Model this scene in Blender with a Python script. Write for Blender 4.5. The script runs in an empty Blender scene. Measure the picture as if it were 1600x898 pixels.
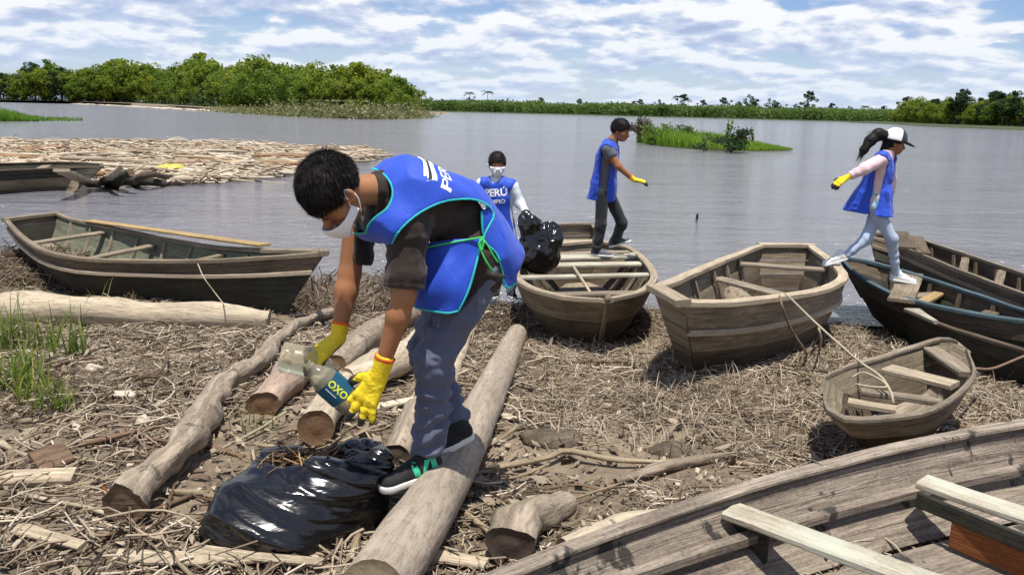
import bpy, math, random
import numpy as np
from math import radians as R, sin, cos, pi
from mathutils import Vector, Matrix
rng = np.random.default_rng(7)
random.seed(7)
sc = bpy.context.scene
COL = sc.collection

# ------------------------------------------------------------------ camera
CAMZ, FPX, PITCH, ROLL = 2.0, 1300.0, R(12.0), R(1.43)
_F = np.array([0, cos(PITCH), -sin(PITCH)])
_R0 = np.array([1.0, 0, 0]); _U0 = np.array([0, sin(PITCH), cos(PITCH)])
_Rt = cos(ROLL) * _R0 + sin(ROLL) * _U0
_Up = -sin(ROLL) * _R0 + cos(ROLL) * _U0
cam_d = bpy.data.cameras.new('camera'); cam = bpy.data.objects.new('camera', cam_d); COL.objects.link(cam)
cam_d.sensor_width = 36; cam_d.lens = FPX / 1600 * 36; cam_d.clip_start = .05; cam_d.clip_end = 9000
m = Matrix.Identity(4)
for i in range(3):
    m[i][0] = _Rt[i]; m[i][1] = _Up[i]; m[i][2] = -_F[i]
m[2][3] = CAMZ
cam.matrix_world = m
sc.camera = cam

# ------------------------------------------------------------------ sun and sky
SUN_DIR = np.array([0.03, -0.22, 0.97]); SUN_DIR /= np.linalg.norm(SUN_DIR)     # towards the sun
elev = math.asin(SUN_DIR[2]); azim = math.atan2(SUN_DIR[0], SUN_DIR[1])
sl = bpy.data.lights.new('sun', 'SUN'); sl.energy = 5.0; sl.angle = R(0.53); sl.color = (1, .95, .87)
so = bpy.data.objects.new('sun', sl); COL.objects.link(so)
so.rotation_euler = Vector(SUN_DIR).to_track_quat('Z', 'Y').to_euler()
w = bpy.data.worlds.new('World'); sc.world = w; w.use_nodes = True
nt = w.node_tree; nt.nodes.clear()
def N(nt, typ, **kw):
    n = nt.nodes.new(typ)
    for k, v in kw.items(): setattr(n, k, v)
    return n
def lk(nt, a, b): nt.links.new(a, b)
def mth(nt, op, a, b=None, c=None, clamp=False):
    n = N(nt, 'ShaderNodeMath', operation=op); n.use_clamp = clamp
    for i, v in enumerate((a, b, c)):
        if v is None: continue
        if isinstance(v, (int, float)): n.inputs[i].default_value = v
        else: lk(nt, v, n.inputs[i])
    return n.outputs[0]
def mixc(nt, f, a, b, mode='MIX'):
    n = N(nt, 'ShaderNodeMix', data_type='RGBA', blend_type=mode)
    for s, v in ((n.inputs[0], f), (n.inputs[6], a), (n.inputs[7], b)):
        if isinstance(v, (int, float)): s.default_value = v
        elif isinstance(v, tuple): s.default_value = (*v, 1) if len(v) == 3 else v
        else: lk(nt, v, s)
    return n.outputs[2]
def ramp(nt, fac, stops, interp='LINEAR'):
    n = N(nt, 'ShaderNodeValToRGB'); cr = n.color_ramp; cr.interpolation = interp
    while len(cr.elements) < len(stops): cr.elements.new(.5)
    for e, (p, c) in zip(cr.elements, stops):
        e.position = p; e.color = (*c, 1) if isinstance(c, tuple) else (c, c, c, 1)
    lk(nt, fac, n.inputs[0]); return n.outputs[0]
def noise(nt, vec, scale, detail=4, rough=.55, dist=0.0, w=None):
    n = N(nt, 'ShaderNodeTexNoise'); n.inputs['Scale'].default_value = scale
    n.inputs['Detail'].default_value = detail; n.inputs['Roughness'].default_value = rough
    n.inputs['Distortion'].default_value = dist
    if vec is not None: lk(nt, vec, n.inputs['Vector'])
    return n.outputs[0]
def vmul(nt, vec, s, add=(0, 0, 0)):
    n = N(nt, 'ShaderNodeMapping'); n.inputs['Scale'].default_value = s; n.inputs['Location'].default_value = add
    lk(nt, vec, n.inputs[0]); return n.outputs[0]

sky = N(nt, 'ShaderNodeTexSky', sky_type='NISHITA'); sky.sun_disc = False
sky.sun_elevation = elev; sky.sun_rotation = azim; sky.air_density = 1.0; sky.dust_density = .4; sky.ozone_density = 2.5
tc = N(nt, 'ShaderNodeTexCoord')
sep = N(nt, 'ShaderNodeSeparateXYZ'); lk(nt, tc.outputs['Generated'], sep.inputs[0])
zz = mth(nt, 'ADD', mth(nt, 'MAXIMUM', sep.outputs[2], 0.0), 0.25)
cx = N(nt, 'ShaderNodeCombineXYZ')
lk(nt, mth(nt, 'DIVIDE', sep.outputs[0], zz), cx.inputs[0]); lk(nt, mth(nt, 'DIVIDE', sep.outputs[1], zz), cx.inputs[1])
cuv = vmul(nt, cx.outputs[0], (1, 1, 1), (3.1, .6, 0))
n_big = noise(nt, cuv, 3.1, 9, .54, .1)
n_big2 = noise(nt, vmul(nt, cx.outputs[0], (1, 1, 1), (3.1 + .01, .6 - .07, .01)), 3.1, 9, .54, .1)
n_wisp = noise(nt, vmul(nt, cx.outputs[0], (.7, 1.2, 1), (7, 3, 2)), 1.5, 8, .6, .2)
thin = mth(nt, 'MULTIPLY', mth(nt, 'MULTIPLY', mth(nt, 'SUBTRACT', sep.outputs[2], .22), 2.5, clamp=True), .13)   # overhead one sees between the clouds
cover = ramp(nt, mth(nt, 'SUBTRACT', n_big, thin), [(.385, 0.0), (.475, 1.0)])
cover = mth(nt, 'MAXIMUM', cover, mth(nt, 'MULTIPLY', ramp(nt, mth(nt, 'SUBTRACT', n_wisp, thin), [(.46, 0.0), (.66, 1.0)]), .55))
# lit tops against thick blue-grey bases: density compared with the density a little towards the sun
lit = mth(nt, 'ADD', mth(nt, 'MULTIPLY', mth(nt, 'SUBTRACT', n_big, n_big2), 3.2), .5, clamp=True)
ccol = ramp(nt, lit, [(.10, (3.3, 3.95, 5.7)), (.40, (4.9, 5.5, 6.9)), (.64, (7.8, 7.9, 8.0))])
CS = .1
skyc = mixc(nt, 1.0, sky.outputs[0], (.74, .80, 1.0), 'MULTIPLY')
final = mixc(nt, mth(nt, 'MULTIPLY', cover, .93), skyc, ccol)
# whitish air low over the horizon
hz = ramp(nt, sep.outputs[2], [(0.0, 1.0), (.10, 0.0)])
final = mixc(nt, mth(nt, 'MULTIPLY', hz, .65), final, (4.9, 5.9, 7.3))
bg = N(nt, 'ShaderNodeBackground'); lk(nt, final, bg.inputs[0]); bg.inputs[1].default_value = CS
wo = N(nt, 'ShaderNodeOutputWorld'); lk(nt, bg.outputs[0], wo.inputs[0])
sc.view_settings.view_transform = 'Standard'; sc.view_settings.look = 'None'
sc.view_settings.exposure = 0.35; sc.view_settings.gamma = 1.0
sc.cycles.max_bounces = 6; sc.cycles.diffuse_bounces = 3; sc.cycles.glossy_bounces = 3; sc.cycles.transmission_bounces = 6; sc.cycles.transparent_max_bounces = 8

# ------------------------------------------------------------------ pixel -> world helpers
def ray(px, py):
    a = (px - 800) / FPX; b = (449 - py) / FPX
    return _F + a * _Rt + b * _Up
def U(px, py, y):            # point of that ray at world depth y
    d = ray(px, py); return np.array([0, 0, CAMZ]) + d * (y / d[1])
def G(px, py, z):            # point of that ray at height z
    d = ray(px, py); return np.array([0, 0, CAMZ]) + d * ((z - CAMZ) / d[2])

def _hash(ix, iy, s):
    h = (ix.astype(np.int64) * 374761393 + iy.astype(np.int64) * 668265263 + s * 974634777) & 0x7fffffff
    h = ((h ^ (h >> 13)) * 1274126177) & 0x7fffffff
    return ((h ^ (h >> 16)) & 0xffffff) / float(0xffffff)
def vn(x, y, s=0):           # value noise 0..1
    x = np.asarray(x, float); y = np.asarray(y, float)
    ix = np.floor(x); iy = np.floor(y); fx = x - ix; fy = y - iy
    fx = fx * fx * (3 - 2 * fx); fy = fy * fy * (3 - 2 * fy)
    a = _hash(ix, iy, s); b = _hash(ix + 1, iy, s); c = _hash(ix, iy + 1, s); d = _hash(ix + 1, iy + 1, s)
    return (a * (1 - fx) + b * fx) * (1 - fy) + (c * (1 - fx) + d * fx) * fy
def shore(x):
    x = np.asarray(x, float)
    return np.interp(x, [-12, -7.4, -6.5, -5.8, -4.35, -2.85, -2.2, -1.6, -1.2, 0, 1.4, 3.3, 3.6, 4.2, 7, 12], [10.6, 10.4, 10.4, 9.9, 9.2, 9.0, 9.1, 8.6, 8.3, 8.5, 8.4, 8.0, 7.6, 7.0, 6.4, 6.0]) + .25 * (vn(x * 1.7, x * 0 + 3, 5) - .5)
def gh(x, y):                # height of the bank
    x = np.asarray(x, float); y = np.asarray(y, float)
    t = shore(x) - y
    z = np.where(t > 0, .50 * (1 - np.exp(-(np.maximum(t, 0) / 3.8) ** 1.8)), np.maximum(.13 * t, -1.6))
    near = np.clip((t + .5) / 1.5, 0, 1)
    z = z + near * (.07 * (vn(x * 1.3, y * 1.3, 1) - .5) + .035 * (vn(x * 4.1, y * 4.1, 2) - .5) + .014 * (vn(x * 13, y * 13, 3) - .5))
    return z
def GT(px, py, off=0.0):     # where that ray meets the bank
    z = .3
    for _ in range(12):
        p = G(px, py, z); z = float(gh(p[0], p[1])) + off
    return G(px, py, z)

# ------------------------------------------------------------------ mesh helpers
def mk(name, verts, faces, mat=None, parent=None, uv=None, tint=None, smooth=True, mats=None, midx=None):
    me = bpy.data.meshes.new(name)
    verts = np.asarray(verts, np.float32).reshape(-1, 3)
    if isinstance(faces, np.ndarray):
        k = faces.shape[1]; nf = len(faces)
        me.vertices.add(len(verts)); me.vertices.foreach_set('co', verts.ravel())
        me.loops.add(nf * k); me.loops.foreach_set('vertex_index', faces.astype(np.int32).ravel())
        me.polygons.add(nf); me.polygons.foreach_set('loop_start', np.arange(0, nf * k, k, dtype=np.int32))
    else:
        me.from_pydata(verts.tolist(), [], faces)
    if smooth: me.polygons.foreach_set('use_smooth', np.ones(len(me.polygons), bool))
    if uv is not None:
        l = me.uv_layers.new(name='UVMap')
        li = np.empty(len(me.loops), np.int32); me.loops.foreach_get('vertex_index', li)
        uv = np.asarray(uv, np.float32)
        uvv = uv[li] if len(uv) == len(verts) else uv
        l.data.foreach_set('uv', uvv.ravel())
    if tint is not None:
        a = me.attributes.new('tint', 'FLOAT', 'POINT'); a.data.foreach_set('value', np.asarray(tint, np.float32))
    for mm in (mats or ([mat] if mat else [])): me.materials.append(mm)
    if midx is not None: me.polygons.foreach_set('material_index', np.asarray(midx, np.int32))
    me.update(); me.validate()
    o = bpy.data.objects.new(name, me); COL.objects.link(o)
    if parent is not None: o.parent = parent
    return o
def empty(name, loc, label=None, cat=None, group=None):
    o = bpy.data.objects.new(name, None); COL.objects.link(o); o.location = [float(c) for c in loc]; o.empty_display_size = .1
    return tag(o, label, cat, group)
def tag(o, label=None, cat=None, group=None, kind=None):
    if label: o['label'] = label
    if cat: o['category'] = cat
    if group: o['group'] = group
    if kind: o['kind'] = kind
    return o
def local(o, pts):           # world points -> local of an unrotated empty
    return np.asarray(pts, float) - np.array(o.location)
def copy_tree(o, parent=None):
    c = o.copy(); COL.objects.link(c)
    if parent is not None: c.parent = parent
    for ch in list(o.children): copy_tree(ch, c)
    return c
def catmull(P, n):
    P = np.asarray(P, float)
    d = np.r_[0, np.cumsum(np.linalg.norm(np.diff(P, axis=0), axis=1))]
    t = np.linspace(0, d[-1], n)
    # monotone-ish cubic through the points
    if len(P) < 3: return np.stack([np.interp(t, d, P[:, k]) for k in range(P.shape[1])], 1)
    m_ = np.zeros_like(P)
    for i in range(len(P)):
        a, b = max(i - 1, 0), min(i + 1, len(P) - 1)
        m_[i] = (P[b] - P[a]) / max(d[b] - d[a], 1e-9)
    idx = np.clip(np.searchsorted(d, t, 'right') - 1, 0, len(P) - 2)
    h = (d[idx + 1] - d[idx]); u = ((t - d[idx]) / h)[:, None]; h = h[:, None]
    return ((2*u**3-3*u**2+1)*P[idx] + (u**3-2*u**2+u)*h*m_[idx] + (-2*u**3+3*u**2)*P[idx+1] + (u**3-u**2)*h*m_[idx+1])
def loft(rings, closed_ring=True, caps=True):
    """rings (n,m,3) -> verts, quads+caps list, uv per vertex (u = metres along, v = metres round)"""
    rings = np.asarray(rings, float); n, m_, _ = rings.shape
    cen = rings.mean(1); u = np.r_[0, np.cumsum(np.linalg.norm(np.diff(cen, axis=0), axis=1))]
    per = np.r_[0, np.cumsum(np.linalg.norm(np.diff(rings[n // 2], axis=0), axis=1))]
    uv = np.stack([np.repeat(u, m_), np.tile(per, n)], 1)
    f = []
    for i in range(n - 1):
        for j in range(m_ if closed_ring else m_ - 1):
            k = (j + 1) % m_
            f.append((i*m_+j, i*m_+k, (i+1)*m_+k, (i+1)*m_+j))
    if caps and closed_ring:
        f.append(tuple(range(m_ - 1, -1, -1))); f.append(tuple((n-1)*m_ + j for j in range(m_)))
    return rings.reshape(-1, 3), f, uv
def frames(P):
    P = np.asarray(P, float); T = np.gradient(P, axis=0); T /= np.linalg.norm(T, axis=1)[:, None] + 1e-12
    up = np.array([0, 0, 1.0])
    if abs(T[0] @ up) > .9: up = np.array([0, 1.0, 0])
    A = []; B = []; a = up - T[0] * (up @ T[0]); a /= np.linalg.norm(a)
    for t in T:
        a = a - t * (a @ t); a /= np.linalg.norm(a); A.append(a.copy()); B.append(np.cross(t, a))
    return T, np.array(A), np.array(B)
def tube_rings(P, r, sides=10, rough=0.0, seed=0, freq=3.0, flat=1.0):
    P = np.asarray(P, float); T, A, B = frames(P); n = len(P); r = np.broadcast_to(r, (n,))
    u = np.r_[0, np.cumsum(np.linalg.norm(np.diff(P, axis=0), axis=1))]
    th = np.linspace(0, 2*pi, sides, endpoint=False)
    nz = np.zeros((n, sides))
    if rough:
        q = np.cos(th)[None, :] * .9 + seed * 3.7; q2 = u[:, None] * freq + np.sin(th)[None, :] * .9
        nz = (vn(q + q2 * 0, q2, seed) - .5) * 2 * rough + (vn(q * 3, q2 * 3, seed + 9) - .5) * rough
    rr = r[:, None] * (1 + nz)
    return P[:, None] + rr[..., None] * (np.cos(th)[None, :, None] * A[:, None] * flat + np.sin(th)[None, :, None] * B[:, None])
def tube(name, P, r, mat, parent=None, sides=8, rough=0, seed=0, n=None, freq=3.0, flat=1.0):
    P = np.asarray(P, float)
    if n: 
        r = np.interp(np.linspace(0, 1, n), np.linspace(0, 1, len(np.atleast_1d(r))), np.atleast_1d(r)); P = catmull(P, n)
    if parent is not None and parent.type == 'EMPTY': P = P - np.array(parent.location)
    v, f, uv = loft(tube_rings(P, r, sides, rough, seed, freq, flat))
    return mk(name, v, f, mat, parent, uv)
def boxmesh(cx_, sx, M3=None, bevel=0.0):
    """corner array of a box: centre, half sizes, rotation rows"""
    c = np.array([[x, y, z] for x in (-1, 1) for y in (-1, 1) for z in (-1, 1)], float) * np.asarray(sx)
    if M3 is not None: c = c @ np.asarray(M3)
    f = [(0,1,3,2),(4,6,7,5),(0,4,5,1),(2,3,7,6),(0,2,6,4),(1,5,7,3)]
    return c + np.asarray(cx_), f
def board(name, A, B, wdt, th, mat, parent, up=(0, 0, 1), wob=0.0, seed=0, wdt2=None):
    """a plank from A to B, width wdt across, thickness th along up; slightly uneven edges, chamfered"""
    A = np.asarray(A, float); B = np.asarray(B, float); t = B - A; L = np.linalg.norm(t); t /= L
    up = np.asarray(up, float); up = up - t * (up @ t); up /= np.linalg.norm(up); s = np.cross(t, up)
    n = max(3, int(L / .12)) if wob else 2
    n = min(n, 24); rg = []
    rs = np.random.default_rng(seed + 5)
    for i in range(n):
        c = A + t * L * i / (n - 1); ww = wdt + ((wdt2 or wdt) - wdt) * i / (n - 1)
        a, b, z = (rs.uniform(-1, 1, 3) * wob)
        h = ww / 2; e = min(.006, th * .25)
        sec = [(-h - a, -th/2 + e), (-h - a + e, -th/2), (h + b - e, -th/2), (h + b, -th/2 + e), (h + b, th/2 - e), (h + b - e, th/2), (-h - a + e, th/2), (-h - a, th/2 - e)]
        rg.append([c + s * p + up * (q + z * .3) for p, q in sec])
    if parent is not None and parent.type == 'EMPTY': rg = np.asarray(rg) - np.array(parent.location)
    v, f, uv = loft(rg)
    return mk(name, v, f, mat, parent, uv + np.array([seed * 1.37 % 7, seed * .71 % 5]), smooth=False)

# ------------------------------------------------------------------ materials
def newmat(name):
    m_ = bpy.data.materials.new(name); m_.use_nodes = True; t = m_.node_tree; b = t.nodes['Principled BSDF']
    return m_, t, b
def setbump(t, b, h, strength, dist=.01):
    n = N(t, 'ShaderNodeBump'); n.inputs['Strength'].default_value = strength; n.inputs['Distance'].default_value = dist
    lk(t, h, n.inputs['Height']); lk(t, n.outputs[0], b.inputs['Normal']); return n
def coords(t, kind='Object'):
    return N(t, 'ShaderNodeTexCoord').outputs[kind]
def orand(t):
    return N(t, 'ShaderNodeObjectInfo').outputs['Random']
def wood(name, light, dark, grain=1.0, stain=.4, moss=None, speck=0.0, rough=.85, bump=.5, bands=None, wet=None):
    m_, t, b = newmat(name); uv = coords(t, 'UV'); ob = coords(t, 'Object')
    rnd = orand(t)
    off = N(t, 'ShaderNodeVectorMath', operation='ADD'); lk(t, uv, off.inputs[0])
    cc = N(t, 'ShaderNodeCombineXYZ'); lk(t, mth(t, 'MULTIPLY', rnd, 37.0), cc.inputs[0]); lk(t, mth(t, 'MULTIPLY', rnd, 11.0), cc.inputs[1]); lk(t, cc.outputs[0], off.inputs[1])
    g1 = noise(t, vmul(t, off.outputs[0], (2.2, 55 * grain, 1)), 1, 5, .6, .4)
    g2 = noise(t, vmul(t, off.outputs[0], (9, 190 * grain, 1)), 1, 3, .6)
    st = noise(t, vmul(t, off.outputs[0], (2.0, 6, 1)), 1, 6, .62)
    fine = noise(t, ob, 70, 4, .7)
    c = mixc(t, ramp(t, g1, [(.32, 0.0), (.68, 1.0)]), dark, light)
    c = mixc(t, mth(t, 'MULTIPLY', ramp(t, g2, [(.38, 1.0), (.52, 0.0)]), .55), c, tuple(x * .45 for x in dark))
    c = mixc(t, mth(t, 'MULTIPLY', ramp(t, st, [(.36, 1.0), (.55, 0.0)]), stain), c, tuple(x * .6 for x in dark))
    c = mixc(t, mth(t, 'MULTIPLY', ramp(t, fine, [(.40, 0.0), (.75, 1.0)]), .28), c, tuple(min(1, x * 1.35) for x in light))
    c = mixc(t, mth(t, 'MULTIPLY', mth(t, 'SUBTRACT', rnd, .5), .5), c, (.5, .5, .5), 'OVERLAY') if False else mixc(t, 1.0, c, ramp(t, rnd, [(0, .82), (1, 1.12)]), 'MULTIPLY')
    if moss:
        mm = noise(t, ob, 3.5, 5, .6)
        c = mixc(t, mth(t, 'MULTIPLY', ramp(t, mm, [(.48, 0.0), (.62, 1.0)]), .6), c, moss)
    if speck:
        sp = noise(t, vmul(t, ob, (1, 1, .45)), 6.5, 6, .6, .3)
        c = mixc(t, mth(t, 'MULTIPLY', ramp(t, sp, [(.60, 0.0), (.64, 1.0)]), speck), c, (.03, .028, .025))
    if bands:
        bn = noise(t, vmul(t, off.outputs[0], (26, 1.2, 1)), 1, 2, .5)
        c = mixc(t, mth(t, 'MULTIPLY', ramp(t, bn, [(.62, 0.0), (.66, 1.0)]), .7), c, bands)
    lk(t, c, b.inputs['Base Color']); b.inputs['Roughness'].default_value = rough; b.inputs['Specular IOR Level'].default_value = .25
    hgt = mth(t, 'ADD', mth(t, 'ADD', g1, mth(t, 'MULTIPLY', g2, .7)), mth(t, 'MULTIPLY', fine, .5))
    setbump(t, b, hgt, bump, .012)
    return m_
def plain(name, col, rough=.7, var=.15, scale=30, spec=.3, bump=.1, metallic=0, sheen=0):
    m_, t, b = newmat(name); ob = coords(t, 'Object'); n1 = noise(t, ob, scale, 5, .6); n2 = noise(t, ob, scale * .17, 4, .6)
    c = mixc(t, n1, tuple(x * (1 - var) for x in col), tuple(min(1, x * (1 + var)) for x in col))
    c = mixc(t, mth(t, 'MULTIPLY', n2, var), c, tuple(x * .6 for x in col))
    lk(t, c, b.inputs['Base Color']); b.inputs['Roughness'].default_value = rough; b.inputs['Specular IOR Level'].default_value = spec
    b.inputs['Metallic'].default_value = metallic
    if sheen: b.inputs['Sheen Weight'].default_value = sheen
    if bump: setbump(t, b, n1, bump, .004)
    return m_

M = {}
M['boat_grey'] = wood('weathered_grey_wood', (.40, .335, .25), (.13, .10, .07), stain=.6)
M['boat_tan'] = wood('weathered_tan_wood', (.34, .28, .195), (.115, .087, .058), stain=.6)
M['boat_brown'] = wood('brown_plank_wood', (.18, .135, .09), (.055, .041, .028), stain=.6)
M['boat_dark'] = wood('dark_painted_wood', (.065, .06, .045), (.022, .02, .016), stain=.4, moss=(.05, .055, .03))
M['boat_edge'] = wood('pale_worn_edge_wood', (.54, .455, .325), (.22, .17, .115), stain=.4)
M['boat_green'] = wood('greenish_inner_wood', (.22, .23, .16), (.09, .09, .06), stain=.5)
M['boat_fore'] = wood('silvery_plank_wood', (.40, .335, .265), (.13, .10, .075), stain=.75, speck=.9, bump=.7)
M['pale_board'] = wood('pale_new_board', (.50, .46, .36), (.28, .24, .175), stain=.4, bump=.4, moss=(.46, .48, .39))
M['yellow_board'] = wood('yellow_tan_board', (.46, .33, .15), (.24, .16, .07), stain=.3)
M['orange_board'] = wood('orange_painted_board', (.30, .105, .03), (.14, .045, .015), stain=.35)
M['blue_rim'] = wood('worn_blue_painted_wood', (.095, .145, .165), (.03, .048, .055), stain=.45)
M['log'] = wood('bare_pale_log', (.52, .44, .32), (.33, .265, .185), grain=.3, stain=.3, bump=.5)
M['log_grey'] = wood('grey_brown_log', (.42, .345, .26), (.22, .175, .125), grain=.25, stain=.6, bump=.7, speck=.55)
M['log_banded'] = wood('ringed_grey_log', (.45, .375, .29), (.29, .235, .18), grain=.22, stain=.45, bump=.45, bands=(.22, .175, .13))
M['log_pink'] = wood('pinkish_log', (.42, .32, .25), (.25, .17, .12), grain=.25, stain=.35, bump=.6)
M['birch'] = wood('pale_banded_bark', (.62, .53, .40), (.42, .34, .23), grain=.3, stain=.2, bands=(.06, .045, .035), bump=.5)
M['endgrain'] = plain('rotten_end_grain', (.19, .11, .06), .9, .5, 45, bump=.8)
M['endpale'] = plain('pale_end_grain', (.33, .255, .16), .9, .35, 50, bump=.6)
M['stick'] = wood('dry_stick', (.46, .37, .25), (.20, .15, .09), grain=.5, stain=.3)
M['stick_dark'] = wood('dark_stick', (.22, .14, .085), (.09, .06, .04), grain=.5, stain=.3)
M['bark'] = plain('dark_bark', (.085, .06, .045), .9, .4, 35, bump=.8)
M['rope_pale'] = plain('pale_rope', (.42, .36, .26), .9, .3, 160, bump=.8)
M['rope_brown'] = plain('brown_rope', (.20, .13, .09), .9, .35, 160, bump=.8)
M['stone'] = plain('pale_stone', (.50, .43, .33), .85, .3, 25, bump=.7)
# ------------------------------------------------------------------ river bank and river
def axis(lo, hi, step, far, k=1.35):
    a = list(np.arange(lo, hi + 1e-6, step)); s = step
    while a[-1] < far: s *= k; a.append(a[-1] + s)
    s = step
    while a[0] > -far: s *= k; a.insert(0, a[0] - s)
    return np.array(a)
xs = axis(-7.5, 7.5, .06, 1500); ys_ = axis(1.6, 11, .055, 1500)
X, Y = np.meshgrid(xs, ys_)
Z = gh(X, Y); Z = np.where(Y > 200, -1.6, Z)
nx = len(xs); ny = len(ys_)
ii = (np.arange(ny - 1)[:, None] * nx + np.arange(nx - 1)[None]).ravel()
q = np.stack([ii, ii + 1, ii + nx + 1, ii + nx], 1)
mud, t, b = newmat('mud_and_trodden_litter')
ob = coords(t, 'Object')
n1 = noise(t, ob, 1.3, 6, .6); n2 = noise(t, ob, 14, 6, .7, .6); n3 = noise(t, vmul(t, ob, (1, 3, 1)), 60, 4, .6)
c = mixc(t, ramp(t, n1, [(.38, 0.0), (.62, 1.0)]), (.07, .05, .035), (.28, .22, .155))
c = mixc(t, mth(t, 'MULTIPLY', ramp(t, n2, [(.42, 0.0), (.64, 1.0)]), .65), c, (.32, .25, .165))
c = mixc(t, mth(t, 'MULTIPLY', ramp(t, n3, [(.55, 0.0), (.7, 1.0)]), .45), c, (.40, .32, .21))
# wet dark mud close to the water line
sp = N(t, 'ShaderNodeSeparateXYZ'); lk(t, ob, sp.inputs[0])
wet = ramp(t, mth(t, 'ADD', sp.outputs[2], mth(t, 'MULTIPLY', n2, .10)), [(.05, 1.0), (.16, 0.0)])
c = mixc(t, mth(t, 'MULTIPLY', wet, .75), c, (.045, .035, .024))
lk(t, c, b.inputs['Base Color']); lk(t, ramp(t, wet, [(0, .92), (1, .45)]), b.inputs['Roughness']); b.inputs['Specular IOR Level'].default_value = .25
setbump(t, b, mth(t, 'ADD', n2, mth(t, 'MULTIPLY', n3, .5)), .9, .03)
tag(mk('river_bank', np.stack([X, Y, Z], 2).reshape(-1, 3), q, mud), kind='structure')

wat, t, b = newmat('river_water')
geo = N(t, 'ShaderNodeNewGeometry').outputs['Position']
w1 = noise(t, vmul(t, geo, (1.0, 1.5, 1)), 1.9, 5, .62, .6)
w2 = noise(t, vmul(t, geo, (1.0, 1.9, 1)), 9.0, 3, .6, .2)
w3 = noise(t, vmul(t, geo, (.35, 1.0, 1)), .35, 4, .6)
w4 = noise(t, vmul(t, geo, (.25, 1.0, 1)), .06, 3, .55)
hgt = mth(t, 'ADD', mth(t, 'MULTIPLY', w1, 1.0), mth(t, 'ADD', mth(t, 'MULTIPLY', w2, .35), mth(t, 'MULTIPLY', w3, 4.0)))
hgt = mth(t, 'MULTIPLY', hgt, ramp(t, w4, [(.35, .55), (.65, 1.25)]))
bn = setbump(t, b, hgt, 1.0, .17)
cb = mixc(t, w4, (.165, .162, .176), (.205, .200, .215))
lk(t, cb, b.inputs['Base Color']); b.inputs['Roughness'].default_value = .1; b.inputs['IOR'].default_value = 1.42
b.inputs['Specular IOR Level'].default_value = .75
xs = axis(-40, 40, 4, 4200); yy = axis(8, 60, 4, 4200)
X, Y = np.meshgrid(xs, yy); nx = len(xs); ny = len(yy)
ii = (np.arange(ny - 1)[:, None] * nx + np.arange(nx - 1)[None]).ravel()
keep = (Y[:-1, :-1].ravel() > 3.5)
q = np.stack([ii, ii + 1, ii + nx + 1, ii + nx], 1)[keep]
tag(mk('river', np.stack([X, Y, X * 0], 2).reshape(-1, 3), q, wat), kind='structure')

# ------------------------------------------------------------------ foliage
def leafmat(name, a, bcol, ccol, trans=.3):
    m_, t, b = newmat(name)
    at = N(t, 'ShaderNodeAttribute', attribute_name='tint').outputs['Fac']
    c = ramp(t, at, [(0.0, a), (.55, bcol), (1.0, ccol)])
    rn = orand(t)
    c = mixc(t, 1.0, c, ramp(t, rn, [(0, (.72, .82, .80)), (.5, (1, 1, 1)), (1, (1.28, 1.12, .95))]), 'MULTIPLY')
    lk(t, c, b.inputs['Base Color']); b.inputs['Roughness'].default_value = .55; b.inputs['Specular IOR Level'].default_value = .2
    trans = min(.5, trans * 1.4)
    tr = N(t, 'ShaderNodeBsdfTranslucent'); lk(t, mixc(t, 1.0, c, (1.25, 1.4, .6), 'MULTIPLY'), tr.inputs[0])
    ms = N(t, 'ShaderNodeMixShader'); ms.inputs[0].default_value = trans
    lk(t, b.outputs[0], ms.inputs[1]); lk(t, tr.outputs[0], ms.inputs[2])
    lk(t, ms.outputs[0], t.nodes['Material Output'].inputs[0])
    return m_
M['leaf'] = leafmat('island_leaves', (.075, .118, .018), (.14, .19, .027), (.24, .28, .048))
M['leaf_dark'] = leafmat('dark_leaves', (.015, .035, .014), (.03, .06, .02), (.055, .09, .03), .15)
M['leaf_far'] = leafmat('far_leaves', (.06, .10, .03), (.10, .15, .04), (.15, .20, .06), .3)
M['grass'] = leafmat('grass_blades', (.07, .11, .025), (.13, .18, .035), (.30, .28, .12), .35)
M['reed'] = leafmat('floating_grass', (.09, .16, .02), (.15, .26, .03), (.23, .34, .05), .35)
M['drybush'] = leafmat('dry_bush', (.09, .07, .05), (.16, .12, .085), (.24, .19, .13), .1)
M['trunk'] = wood('tree_bark', (.16, .13, .10), (.06, .05, .04), grain=.3)

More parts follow.
